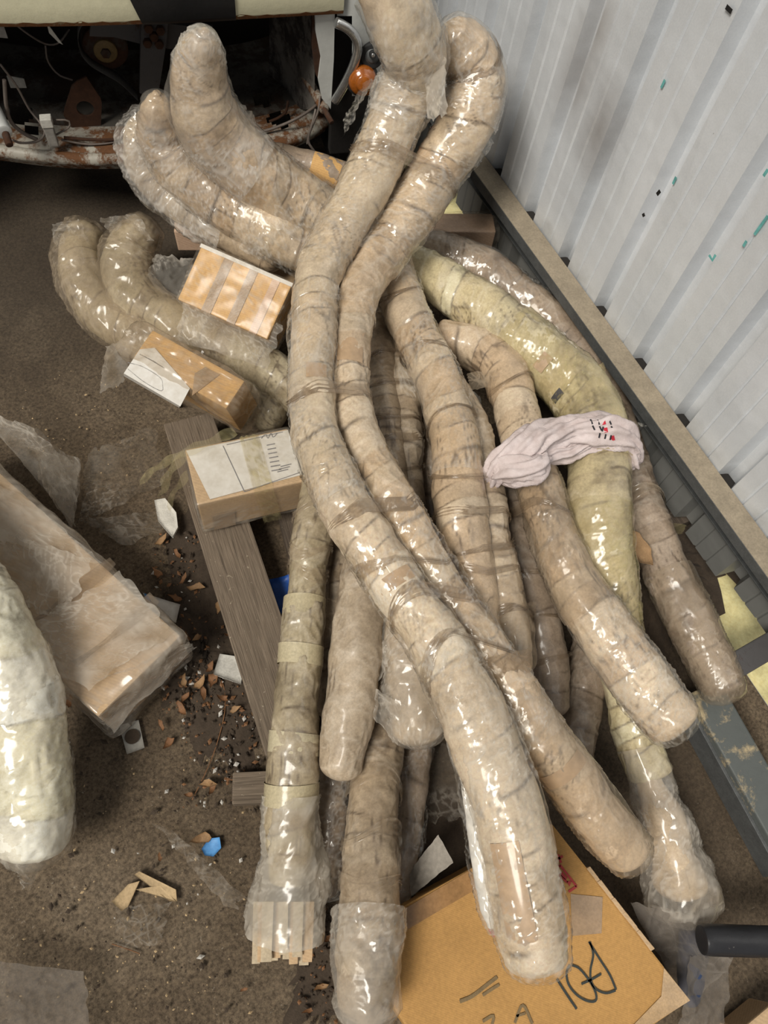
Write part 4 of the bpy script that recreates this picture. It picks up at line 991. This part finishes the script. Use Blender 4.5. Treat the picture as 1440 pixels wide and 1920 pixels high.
for k, pts in enumerate(([(440, 808, .25), (390, 830, .26), (330, 856, .22), (290, 880, .16), (262, 905, .10)], [(348, 852, .23), (322, 880, .19), (305, 915, .14), (296, 930, .10)], [(352, 890, .22), (335, 910, .18), (322, 935, .12), (316, 955, .08)])):
    cc, _ = catmull([(*P(*q), 0) for q in pts], .008); V = []
    for i, p in enumerate(cc[:, :3]):
        sd_ = nrm(np.cross(np.gradient(cc[:, :3], axis=0)[i], UZ)) * (.012 + .004 * math.sin(i * .6))
        V += [p - sd_, p + UZ * .004 * math.sin(i), p + sd_]
    mesh('loose_tail', V, [(i * 3 + j, i * 3 + j + 1, i * 3 + j + 4, i * 3 + j + 3) for i in range(len(cc) - 1) for j in range(2)], f_yellow, r, True, None, surf(f_yellow, np.array(V)))

# long cartons crossing beneath the upturned pipes
r, fr = carton('pinkish carton lying across below the upturned pipes, its end near the girt in film', (328, 398, .20), (924, 400, .22), (332, 434, .20), .07, c_pink)
box('film_wrap', f_box, r, (fr[0] + fr[1][0] * (fr[2][0] - .15), fr[1], np.array([.155, fr[2][1], fr[2][2]])), .005, 16, .006, .008, 14, 9, True)
r, fr = carton('orange carton stub under the upturned pipes, left of the pale crossing pipe', (394, 410, .215), (520, 455, .215), (388, 448, .205), .07, c_orange)
box('film_wrap', f_box, r, fr, .005, 10, .006, .010, 14, 10, True)
r, fr = carton('brown carton corner peeping out behind the tilted striped carton', (428, 458, .19), (560, 510, .19), (410, 500, .17), .06, c_tan)
t = Tube([(490, 290, .42, 40), (540, 300, .41, 50), (600, 318, .40, 52), (670, 345, .38, 50)])
r = thing('cardboard_tube', (t.C[2][0], t.C[2][1], .36), 'ragged brown card tube behind the tallest upturned pipe', 'tube')
t.mesh('body', w_brown, r, n=60, seed=31, look=LOOK['brown_dusty_wrap']); t.mesh('tape', c_orange, r, n=36, i0=t.at(585, 312), i1=t.at(640, 330), dr=.002, lump=0.003, wr=0, band=0, cap0=False, cap1=False, seed=31)

# big wrapped carton at the left edge
z = .17
r, fr = carton('large tan carton shrouded in dusty film at the left edge', (338, 1192, z), (-70, 824, z), (152, 1312, z), .15, c_tan)
box('film_wrap', f_bag, r, fr, .010, 40, .015, .014, 6, 11, True)
sheet('film_point', f_bag, r, [(350, 1200, .18), (368, 1216, .12), (212, 1370, .10), (150, 1290, .17)], 30, 30, .010, 9, 12, .02)
for k, (a, b) in enumerate((((212, 1052), (10, 1205)), ((290, 1120), (140, 1250)))):
    pts, _ = catmull([(*on_face(fr, a[0] + (b[0] - a[0]) * u, a[1] + (b[1] - a[1]) * u + 6 * math.sin(u * 4), 2, 1, .016), 0) for u in np.linspace(0, 1, 6)], .008)
    V = []
    for i, p in enumerate(pts[:, :3]):
        sd_ = nrm(np.cross(pts[-1, :3] - pts[0, :3], UZ)); w_ = .010 + .006 * math.sin(i * .2 + k)
        V += [p - sd_ * w_, p - sd_ * w_ * .3 + UZ * .004, p + sd_ * w_ * .3 - UZ * .001, p + sd_ * w_ + UZ * .003]
    mesh('film_strap', V, [(i * 4 + j, i * 4 + j + 1, i * 4 + j + 5, i * 4 + j + 4) for i in range(len(pts) - 1) for j in range(3)], f_strap, r, True, None, surf(f_strap, np.array(V)))
for k, cs in enumerate(([(-20, 985, .19), (170, 1050, .19), (120, 1165, .19), (-20, 1120, .19)], [(40, 1180, .19), (225, 1075, .19), (330, 1190, .19), (160, 1290, .19)], [(-20, 900, .19), (60, 940, .19), (200, 1060, .19), (-20, 1010, .19)])):
    sheet('film_fold', f_bag, r, cs, 34, 34, .010, 7, 50 + k, .05)
sheet('bag_mouth', f_bag, r, [(-40, 770, .16), (60, 800, .14), (148, 880, .05), (140, 985, .02)], 36, 30, .020, 9, 13, .04)
sheet('bag_mouth', f_bag, r, [(60, 800, .14), (148, 870, .04), (135, 1000, .02), (70, 900, .15)], 24, 24, .014, 10, 14, .04)
# carton flap edge and a bag at the left edge
r = thing('torn_cardboard', P(-10, 1180, .2), 'torn corrugated cardboard corner above the cream pipe at the left edge', 'cardboard')
fr = box_frame(P(-80, 1050, .29), P(42, 1140, .27), P(-110, 1120, .29), .006); box('sheet', c_tan, r, fr, bev=.001)
fr2 = (fr[0] - fr[1][2] * .045, fr[1], np.array([fr[2][0], fr[2][1], .04])); box('torn_side', m_plankd, r, fr2, -.004, 6, .001, .004, 30, 2)
o = sheet('plastic_sheet', f_smoke, None, [(-60, 1795, .08), (160, 1822, .06), (168, 1960, .05), (-60, 1990, .08)], 40, 40, .012, 8, 15, .02)
tag(o, 'grey translucent plastic sheet at the bottom left corner of the floor', 'plastic')

# big kraft carton in front
ZT = .145
o_, a_, b_ = P(1035, 1543, ZT), P(1296, 1876, ZT), P(650, 1757, ZT)
fr = box_frame(o_, a_, b_, ZT - .004, True); c, E, hs = fr
r = thing('carton', c - E[2] * hs[2], 'large kraft carton at the bottom with a handwritten mark on top', 'box')
box('body', c_big, r, fr, bev=.005, sub=8, warp=.0012, seed=2)
decal('tape', c_tape, r, fr, [(1070, 1676), (1130, 1682), (1128, 1750), (1072, 1755)])
decal('tape', mat_plain('clear_parcel_tape', (.36, .20, .085), .25, 0, .3, 20, .2, None, .5), r, fr, [(762, 1702), (880, 1632), (905, 1660), (760, 1745)])
decal('tape', mat_plain('crinkled_tape', (.50, .33, .17), .2, 0, .3, 40, .4, None, .7), r, fr, [(1245, 1815), (1294, 1876), (1240, 1910), (1200, 1935), (1180, 1930), (1240, 1868)])
# handwriting
strokes('marker_stroke', m_ink, r, fr, [(1044, 1836), (1062, 1864), (1081, 1892)], .0042)
strokes('marker_stroke', m_ink, r, fr, [(1068, 1810), (1062, 1824), (1066, 1846), (1082, 1866), (1102, 1877), (1117, 1876), (1116, 1860), (1104, 1838), (1086, 1816), (1070, 1809)], .0040)
strokes('marker_stroke', m_ink, r, fr, [(1106, 1766), (1112, 1790), (1107, 1818), (1108, 1840), (1118, 1855), (1136, 1862), (1154, 1857)], .0040)
strokes('marker_stroke', m_ink, r, fr, [(1104, 1766), (1124, 1798), (1143, 1828), (1155, 1856)], .0040)
strokes('marker_stroke', m_ink, r, fr, [(1090, 1845), (1108, 1837), (1127, 1826)], .0038)
m_faint = mat_plain('faded_marker', (.22, .15, .07), .7, 0, .3, 60)
strokes('marker_stroke', m_faint, r, fr, [(862, 1878), (885, 1868), (915, 1845), (932, 1832)], .006); strokes('marker_stroke', m_faint, r, fr, [(905, 1866), (920, 1856), (936, 1846)], .005)
strokes('marker_stroke', m_faint, r, fr, [(905, 1915), (925, 1905), (920, 1930)], .005); strokes('marker_stroke', m_faint, r, fr, [(965, 1918), (980, 1885), (998, 1920)], .005); strokes('marker_stroke', m_faint, r, fr, [(968, 1905), (985, 1900)], .004)
# red print: framed arrow
for q in ([(1050, 1622), (1081, 1662)], [(1081, 1662), (1066, 1672)], [(1050, 1622), (1044, 1628)], [(1046, 1638), (1064, 1655)], [(1046, 1602), (1052, 1618)], [(1041, 1614), (1055, 1605)]):
    strokes('red_mark', m_red, r, fr, [q[0], ((q[0][0] + q[1][0]) / 2, (q[0][1] + q[1][1]) / 2), q[1]], .0045)
decal('red_mark', m_red, r, fr, [(1054, 1634), (1064, 1646), (1060, 1650), (1050, 1640)], lift=.0022); decal('red_mark', m_red, r, fr, [(1062, 1652), (1072, 1652), (1068, 1662)], lift=.0022)
decal('red_mark', m_red, r, fr, [(918, 1738), (930, 1752), (926, 1758), (916, 1745)], lift=.0022)
# torn top edge on the right
for i in range(14):
    u = .30 + .030 * i; p = o_ + (a_ - o_) * u - E[1] * 0; p = p + E[1] * (-.002 if (b_ - o_) @ E[1] > 0 else .002)
    box('torn_paper', c_tan, r, (p - E[2] * (.008 + .006 * (i % 3)), E, np.array([.012 + .004 * (i % 2), .004, .010 + .005 * ((i * 7) % 3)])), bev=.001, seed=i, warp=.004, sub=2)
# flattened papers between the pipes
r = thing('folded_paper', P(800, 1680, .0), 'dusty folded grey paper standing behind the big carton', 'paper')
sheet('sheet', mat_plain('dusty_paper', (.30, .27, .23), .85), r, [(765, 1640, .08), (822, 1565, .15), (850, 1618, .15), (772, 1680, .10)], 14, 14, .004, 8, 3)
sheet('printed_leaf', c_white, r, [(762, 1650, .05), (800, 1640, .08), (790, 1665, .06), (756, 1700, .03)], 10, 10, .003, 8, 4)

# ------------------------------------------------------------------ white cloth tie
def mat_cloth():
    t = NT('white_cloth'); p = t.pos(); n = t.noise(p, 30, 4, .6); c = t.ramp(n, (.3, (.52, .43, .41)), (.7, (.70, .61, .60)))
    return t.done(t.bsdf(c, .95, 0, .1, t.bump(t.math('ADD', n, t.noise(p, 400, 2)), .35, .003)))
m_cloth = mat_cloth()
r = thing('cloth_tie', P(1010, 860, .35), 'twisted white cloth with red and black dashes tied round two pipes', 'cloth')
def rope(name, pts, seed, tw=1.0, n=54):
    t = Tube(pts, .004); o = t.mesh(name, m_cloth, r, n=n, lump=.003, wr=.002, band=0, seed=seed, capk=.4)
    me = o.data; m_ = n + 1; co = np.empty(len(me.vertices) * 3); me.vertices.foreach_get('co', co); co = co.reshape(-1, 3)
    no = np.empty(len(me.vertices) * 3); me.vertices.foreach_get('normal', no); no = no.reshape(-1, 3)
    m_ = n; row = np.arange(len(co)) // m_; th = (np.arange(len(co)) % m_) / n * 2 * math.pi
    d = .0075 * np.sin(3 * th + row * .10 * tw + 1.5 * pn(co, 14, seed)) + .005 * np.sin(7 * th + row * .16 * tw + 2 * pn(co, 22, seed)) + .0015 * np.sin(13 * th + row * .2 * tw)
    co = co - no * (np.abs(d) * -1.0)[:, None] - no * .006; me.vertices.foreach_set('co', co.ravel()); me.update(); return t, o
ct, _ = rope('twist', [(922, 900, .335, 34), (940, 872, .375, 52), (975, 845, .39, 66), (1015, 822, .39, 60), (1060, 808, .385, 50), (1105, 806, .385, 58), (1150, 812, .375, 62), (1180, 838, .345, 46), (1186, 868, .31, 30)], 1)
rope('knot', [(935, 880, .37, 46), (965, 880, .39, 60), (1000, 878, .40, 50), (1015, 862, .395, 36)], 2, 1.4)
rope('under_loop', [(985, 870, .375, 34), (1030, 850, .365, 40), (1065, 846, .36, 36), (1105, 832, .36, 30), (1150, 830, .36, 30)], 3)
sheet('hanging_tail', m_cloth, r, [(1150, 800, .375), (1185, 835, .35), (1190, 880, .30), (1165, 890, .31)], 14, 14, .006, 14, 4)
sheet('cloth_tip', m_cloth, r, [(915, 905, .33), (935, 885, .36), (950, 890, .36), (920, 920, .31)], 10, 10, .005, 20, 5)
def dash(a, b, w, mat):
    i = ct.at(*a); j = ct.at(*b); pts = []
    for u in np.linspace(0, 1, 6):
        px, py = a[0] + (b[0] - a[0]) * u, a[1] + (b[1] - a[1]) * u
        k = ct.at(px, py); c0, R = ct.C[k], ct.R[k] + .001; rr = nrm(ray(px, py)); oc = CAM - c0; T_ = ct.T[k]
        d_ = rr - T_ * (rr @ T_); o2 = oc - T_ * (oc @ T_); A_, B_, C_ = d_ @ d_, 2 * d_ @ o2, o2 @ o2 - R * R; D_ = max(0, B_ * B_ - 4 * A_ * C_)
        pts.append(CAM + rr * ((-B_ - math.sqrt(D_)) / (2 * A_)))
    ribbon('woven_dash', mat, r, np.array(pts), nrm(CAM - ct.C[i]), w, .002)
m_cred = mat_plain('red_thread', (.55, .03, .05), .9); m_cblk = mat_plain('black_thread', (.02, .02, .025), .9)
for x, y in ((1107, 786), (1120, 787), (1142, 787)):
    dash((x, y), (x + 4, y + 9), .0032, m_cblk); dash((x + 4, y + 12), (x + 8, y + 20), .0032, m_cblk)
for x, y in ((1125, 812), (1136, 814), (1146, 816), (1131, 800)): dash((x, y), (x - 2, y + 9), .0032, m_cblk)
for x, y in ((1131, 787), (1135, 802), (1148, 817)): dash((x, y), (x + 2, y + 9), .0075, m_cred)

# ------------------------------------------------------------------ steel on the right
fr = box_frame(P(1292, 1300, .10), P(1480, 1640, .10), P(1342, 1262, .10), .09)
r = thing('steel_channel', fr[0] - fr[1][2] * fr[2][2], 'grey painted steel channel with flaking paint on the floor at right', 'steel beam')
box('top_flange', m_beam, r, fr, bev=.004)
box('side_flange', m_lip, r, (fr[0] - fr[1][1] * (fr[2][1] + .004) - fr[1][2] * .01, fr[1], np.array([fr[2][0], .004, fr[2][2] - .01])), bev=.001)
fr = box_frame(P(1358, 1232, .19), P(1500, 1150, .19), P(1378, 1278, .19), .03)
r = thing('steel_bar', fr[0] - fr[1][2] * .1, 'dark square steel bar jutting in over the sunlit gap', 'steel bar'); box('bar', m_iron, r, fr, bev=.004)
t = Tube([(1316, 1762, .16, 50), (1335, 1762, .16, 54), (1400, 1764, .16, 54), (1520, 1768, .16, 56)])
r = thing('steel_pipe', t.C[0] - UZ * .16, 'black steel tube poking in from the right edge', 'pipe'); t.mesh('tube', m_pipe, r, n=36, lump=.001, wr=.0005, band=0, capk=.12)
r = thing('plastic_bag', P(1290, 1830, 0), 'crumpled grey plastic bag around something dark blue beside the carton', 'bag')
sheet('film', f_smoke, r, [(1180, 1690, .10), (1330, 1720, .12), (1372, 1800, .10), (1290, 1900, .06)], 34, 34, .025, 9, 16, .04)
sheet('film', f_smoke, r, [(1290, 1790, .10), (1372, 1790, .09), (1345, 1960, .04), (1270, 1960, .05)], 30, 30, .02, 9, 17, .04)
Tube([(1300, 1760, .06, 50), (1295, 1820, .06, 56), (1292, 1870, .055, 44)]).mesh('contents', mat_plain('navy_cloth', (.03, .05, .11), .7), r, n=28, lump=.006, wr=.002, band=0)
fr = box_frame(P(1390, 1930, .10), P(1450, 1880, .10), P(1430, 1970, .10), .09)
r = thing('carton', fr[0] - fr[1][2] * fr[2][2], 'brown carton corner at the very bottom right', 'box'); box('body', c_tan, r, fr, bev=.004)

# ------------------------------------------------------------------ litter on the floor
def flat(name, label, cat, mat, pix, z, th=.003, curl=.006, seed=0, group=None):
    "small irregular flat scrap, outline in pixels, with thickness"
    v = np.array([P(a, b, z) for a, b in pix]); c = v.mean(0); ring = []
    for i in range(len(v)):
        p, q = v[i], v[(i + 1) % len(v)]
        for u in (0, .33, .66): ring.append(p + (q - p) * u)
    ring = np.array(ring); m = len(ring); rows = [c + (ring - c) * s for s in (.3, .65, 1.0)]
    V = np.vstack([[c], *rows]); V[:, 2] += curl * pn(V, 26, seed) + curl * .6 * (np.linalg.norm(V - c, axis=1) / (np.abs(ring - c).max() + 1e-6)) ** 2
    V[:, 2] = np.maximum(V[:, 2], z * .6 + .001); B_ = V.copy(); B_[:, 2] -= th; nV = len(V)
    f = [(0, 1 + i, 1 + (i + 1) % m) for i in range(m)]
    for k_ in range(2): f += [(1 + k_ * m + i, 1 + (k_ + 1) * m + i, 1 + (k_ + 1) * m + (i + 1) % m, 1 + k_ * m + (i + 1) % m) for i in range(m)]
    g = [tuple(x + nV for x in q[::-1]) for q in f]
    e = [(1 + 2 * m + i, 1 + 2 * m + (i + 1) % m, nV + 1 + 2 * m + (i + 1) % m, nV + 1 + 2 * m + i) for i in range(m)]
    return tag(mesh(name, np.vstack([V, B_]), f + g + e, mat, None, True), label, cat, group)
flat('foam_shard', 'ragged white foam shard beside the plank', 'foam', m_foam, [(290, 940), (310, 936), (330, 960), (334, 990), (324, 1008), (310, 992), (296, 975)], .03, .008)
flat('plastic_tile', 'weathered white plastic plate with a dark hole beside the plank', 'plate', m_ptile, [(412, 1226), (440, 1230), (455, 1255), (452, 1282), (400, 1264)], .02, .008, .001)
o = flat('paper_tag', 'grey paper square with a round hole on the floor', 'paper', mat_plain('grey_card', (.36, .34, .30), .9), [(223, 1360), (260, 1350), (271, 1402), (238, 1414)], .01, .002, .001)
t_ = P(248, 1381, .0135); V = [t_ + .016 * np.array([math.cos(a), math.sin(a), 0]) for a in np.linspace(0, 6.283, 20, endpoint=False)]; mesh('hole', V, [tuple(range(20))], m_soil, o, False)
flat('blue_scrap', 'bright blue plastic scrap between plank and olive pipe', 'plastic', m_blue, [(505, 1088), (548, 1076), (545, 1120), (530, 1158), (515, 1130)], .02, .003, .012)
flat('bottle_cap_liner', 'small light blue plastic disc with a ragged edge on the floor', 'plastic', m_sky, [(378, 1592), (392, 1572), (412, 1570), (415, 1590), (400, 1606), (384, 1604)], .01, .003)
o = flat('paper_card', 'small printed card with blue stripe beside the large left carton', 'card', c_white, [(268, 1112), (338, 1134), (330, 1168), (282, 1150)], .02, .002, .003)
o2 = flat('blue_stripe', None, None, m_sky, [(270, 1112), (276, 1114), (296, 1150), (284, 1152)], .0245, .001, .001); o2.parent = o
for nm, pix in (('long pale wood splinter lying across the litter by the plastic film', [(252, 1640), (262, 1634), (330, 1668), (332, 1690), (318, 1690)]), ('short split wood chip with a dark knot on the floor', [(210, 1690), (240, 1658), (262, 1652), (240, 1700), (228, 1708)]), ('flat wood chip below the long splinter', [(254, 1668), (300, 1660), (330, 1690), (310, 1684)])):
    flat('wood_chip', nm, 'wood chip', m_splint, pix, .012, .005, .004, len(nm), 'wood chips on the floor')
for nm, cs, sd_ in (('clear crumpled film scrap on the floor left of the white topped carton', [(165, 850, .01), (285, 800, .03), (320, 900, .02), (150, 980, .01)], 1), ('pointed clear film strip below the crumpled scrap', [(150, 975, .01), (290, 960, .01), (330, 985, .01), (235, 1025, .01)], 2),
                    ('long transparent film strip on the floor near the blue disc', [(285, 1540, .01), (330, 1560, .02), (462, 1680, .01), (430, 1702, .01)], 3), ('round transparent film scrap by the wood chips', [(215, 1700, .01), (320, 1690, .02), (300, 1770, .01), (220, 1780, .01)], 4),
                    ('yellowed clear film sliver lying near the girt', [(1230, 975, .09), (1285, 985, .10), (1280, 1000, .09), (1240, 1008, .08)], 5), ('loose clear film hanging between the front pipes', [(605, 1600, .05), (640, 1610, .06), (640, 1690, .04), (600, 1690, .03)], 6),
                    ('dirty plastic sheet in the dark behind the big carton', [(790, 1400, .02), (870, 1400, .03), (880, 1530, .02), (790, 1540, .02)], 7)):
    tag(sheet('film_scrap', f_thin if sd_ != 5 else f_yellow, None, cs, 30, 30, .016, 12, sd_ + 20, .06), nm, 'plastic')
flat('brown_leaf', 'curled brown bark flake leaning on the pipe near the girt', 'bark', mat_plain('bark_flake', (.36, .22, .11), .8, 0, .3, 60), [(1178, 995), (1198, 1000), (1220, 1030), (1222, 1062), (1200, 1055), (1182, 1030)], .22, .003, .01)
# earth and litter beds
def bed(name, label, pix, z, mat, amp=.02):
    v = [P(a, b, 0) for a, b in pix]; c = np.mean(v, 0); V = []; N = 200; rad = []
    ang = sorted((math.atan2(p[1] - c[1], p[0] - c[0]), np.hypot(*(p - c)[:2])) for p in v); aa = np.array([a for a, _ in ang]); rr = np.array([q for _, q in ang])
    for i in range(N):
        a = -math.pi + 2 * math.pi * i / N; rad.append(np.interp(a, np.concatenate([aa - 2 * math.pi, aa, aa + 2 * math.pi]), np.tile(rr, 3)) * (1 + .22 * float(pn(np.array([[math.cos(a) * 3 + c[0], math.sin(a) * 3, c[1]]]), 1.6)[0]) + .16 * float(pn(np.array([[math.cos(a) * 9 + c[0], math.sin(a) * 9, c[1]]]), 2.1)[0])))
    for k_ in range(1, 15):
        u = k_ / 14
        for i in range(N):
            a = -math.pi + 2 * math.pi * i / N; V.append((c[0] + math.cos(a) * rad[i] * u, c[1] + math.sin(a) * rad[i] * u, 0))
    V = np.array(V); u = np.repeat(np.arange(1, 15) / 14, N); V[:, 2] = (1 - u ** 3) * (z + amp * pn(V, 30) + amp * .5 * pn(V, 80, 4)) - .001 * u
    f = [(k_ * N + i, k_ * N + (i + 1) % N, (k_ + 1) * N + (i + 1) % N, (k_ + 1) * N + i) for k_ in range(13) for i in range(N)]; f.append(tuple(range(N)))
    return tag(mesh(name, V, f, mat), label, 'soil', None, 'stuff')
bed('soil', 'dark crumbly soil and rotted leaves along the plank', [(310, 1000), (370, 980), (430, 1180), (480, 1400), (500, 1500), (420, 1440), (340, 1330), (300, 1180), (320, 1080)], .006, m_soil, .008)
bed('soil', 'black gritty soil under the right hand pipes by the girt', [(1180, 870), (1260, 880), (1340, 1040), (1330, 1120), (1260, 1180), (1200, 1300), (1120, 1200), (1150, 1000)], .02, m_soil, .016)
_c = [(XW - .22, .22), (XW + .05, .16), (XW + .45, .18), (XW + .5, .9), (XW + .3, 1.4), (XW - .05, 1.38), (XW - .2, .9)]
bed('soil', 'bank of dark soil spilling in under the foot of the metal wall', [tuple(proj(np.array([a, b, 0.0]))) for a, b in _c], .022, m_soil, .02)
bed('soil', 'dark litter below the front pipes', [(560, 1830), (640, 1700), (780, 1500), (900, 1480), (860, 1650), (740, 1760), (640, 1900), (560, 1920)], .006, m_soil, .008)
# dry leaves
leafspots = [(300, 1015, 24), (330, 1035, 20), (298, 1075, 22), (370, 1100, 26), (330, 1120, 20), (395, 1250, 18), (372, 1282, 26), (398, 1275, 24), (380, 1300, 22), (345, 1278, 18), (348, 1308, 18), (340, 1328, 22),
             (312, 1268, 14), (302, 1358, 18), (316, 1392, 22), (388, 1470, 28), (400, 1478, 20), (355, 1490, 14), (378, 1572, 30), (455, 1856, 14), (130, 1318, 20), (440, 1330, 18), (460, 1270, 16), (432, 1190, 16), (410, 1140, 20), (352, 1195, 18), (496, 1500, 30), (475, 1340, 14), (300, 1610, 16), (420, 1310, 18), (370, 1195, 16), (345, 1085, 20), (615, 1760, 20), (600, 1850, 22), (580, 1895, 20)]
for i, (x, y, w_) in enumerate(leafspots):
    a0 = random.random() * 6.28; pix = []
    for k_ in range(9):
        a = k_ / 9 * 6.283; rr = w_ * .62 * (1.25 if k_ == 0 else .42 + .7 * random.random()) ; pix.append((x + rr * (math.cos(a) * math.cos(a0) - .62 * math.sin(a) * math.sin(a0)), y + rr * (math.cos(a) * math.sin(a0) + .62 * math.sin(a) * math.cos(a0))))
    own = {(378, 1572): 'ochre dry leaf touching the light blue disc', (455, 1856): 'lone tiny ochre leaf near the bottom, left of the olive pipe bag', (496, 1500): 'rust coloured leaf poking out from under the olive pipe by the wood offcut', (300, 1015): 'broad brown leaf directly below the white foam shard', (130, 1318): 'single brown leaf under the near corner of the large left carton'}
    flat('dry_leaf', own.get((x, y), 'small curled dry brown leaf lying loose in the floor litter'), 'leaf', m_leaf if i % 3 else m_leaf2, pix, .016, .0015, .012, i * .37, 'dry leaves on the floor')
# uncountable crumbs, flakes and twigs
def crumbs(name, label, mat, n, regions, smin, smax):
    V = []; f = []
    for _ in range(n):
        x0, y0, x1, y1 = random.choice(regions); p = P(x0 + (x1 - x0) * random.random(), y0 + (y1 - y0) * random.random(), 0); s_ = smin + (smax - smin) * random.random() ** 2
        a = random.random() * 6.28; u = np.array([math.cos(a), math.sin(a), .3 * random.random()]) * s_ * (1 + random.random()); w_ = np.array([-math.sin(a), math.cos(a), .4 * random.random()]) * s_
        p[2] = .004 + s_ * .5 + .006 * random.random(); b = len(V); V += [p - u, p + w_, p + u, p - w_, p + UZ * s_ * .6]; f += [(b, b + 1, b + 4), (b + 1, b + 2, b + 4), (b + 2, b + 3, b + 4), (b + 3, b, b + 4), (b + 3, b + 2, b + 1, b)]
    return tag(mesh(name, V, f, mat, None, False), label, 'debris', None, 'stuff')
strip = [(290, 1000, 380, 1180), (330, 1150, 440, 1330), (400, 1250, 490, 1470), (300, 1240, 420, 1340), (340, 1330, 480, 1520)]
crumbs('leaf_litter', 'fine brown crumbs of leaf and bark beside the plank', m_leaf, 300, strip + [(560, 1700, 640, 1920), (1180, 900, 1320, 1180)], .0015, .005)
crumbs('leaf_litter', 'dark crumbs of rotted matter in the litter', m_soil, 700, strip + [(560, 1700, 640, 1920), (1180, 900, 1320, 1180), (60, 1350, 480, 1900)], .0015, .006)
crumbs('paint_flakes', 'small white paint flakes scattered through the litter', m_chip, 90, strip + [(180, 1450, 480, 1800), (1180, 1000, 1300, 1180)], .0015, .006)
crumbs('grit', 'pale grit scattered over the open floor', m_splint, 160, [(0, 700, 300, 900), (140, 1400, 480, 1900), (0, 1650, 400, 1900)], .001, .003)
def twig(pix, z=.006, r=.0012): return pipe('twig', m_leaf, None, [P(a, b, z) for a, b in pix], r, 5)
tag(twig([(382, 1255), (415, 1275), (422, 1330), (405, 1400), (385, 1450), (360, 1500)]), 'long thin bent twig curving down beside the plank', 'twig')
tag(twig([(210, 1770), (235, 1778), (262, 1788)]), 'tiny twig below the round film scrap', 'twig')
tag(twig([(180, 1310), (215, 1325), (240, 1320)]), 'short twig beside the large left carton', 'twig')
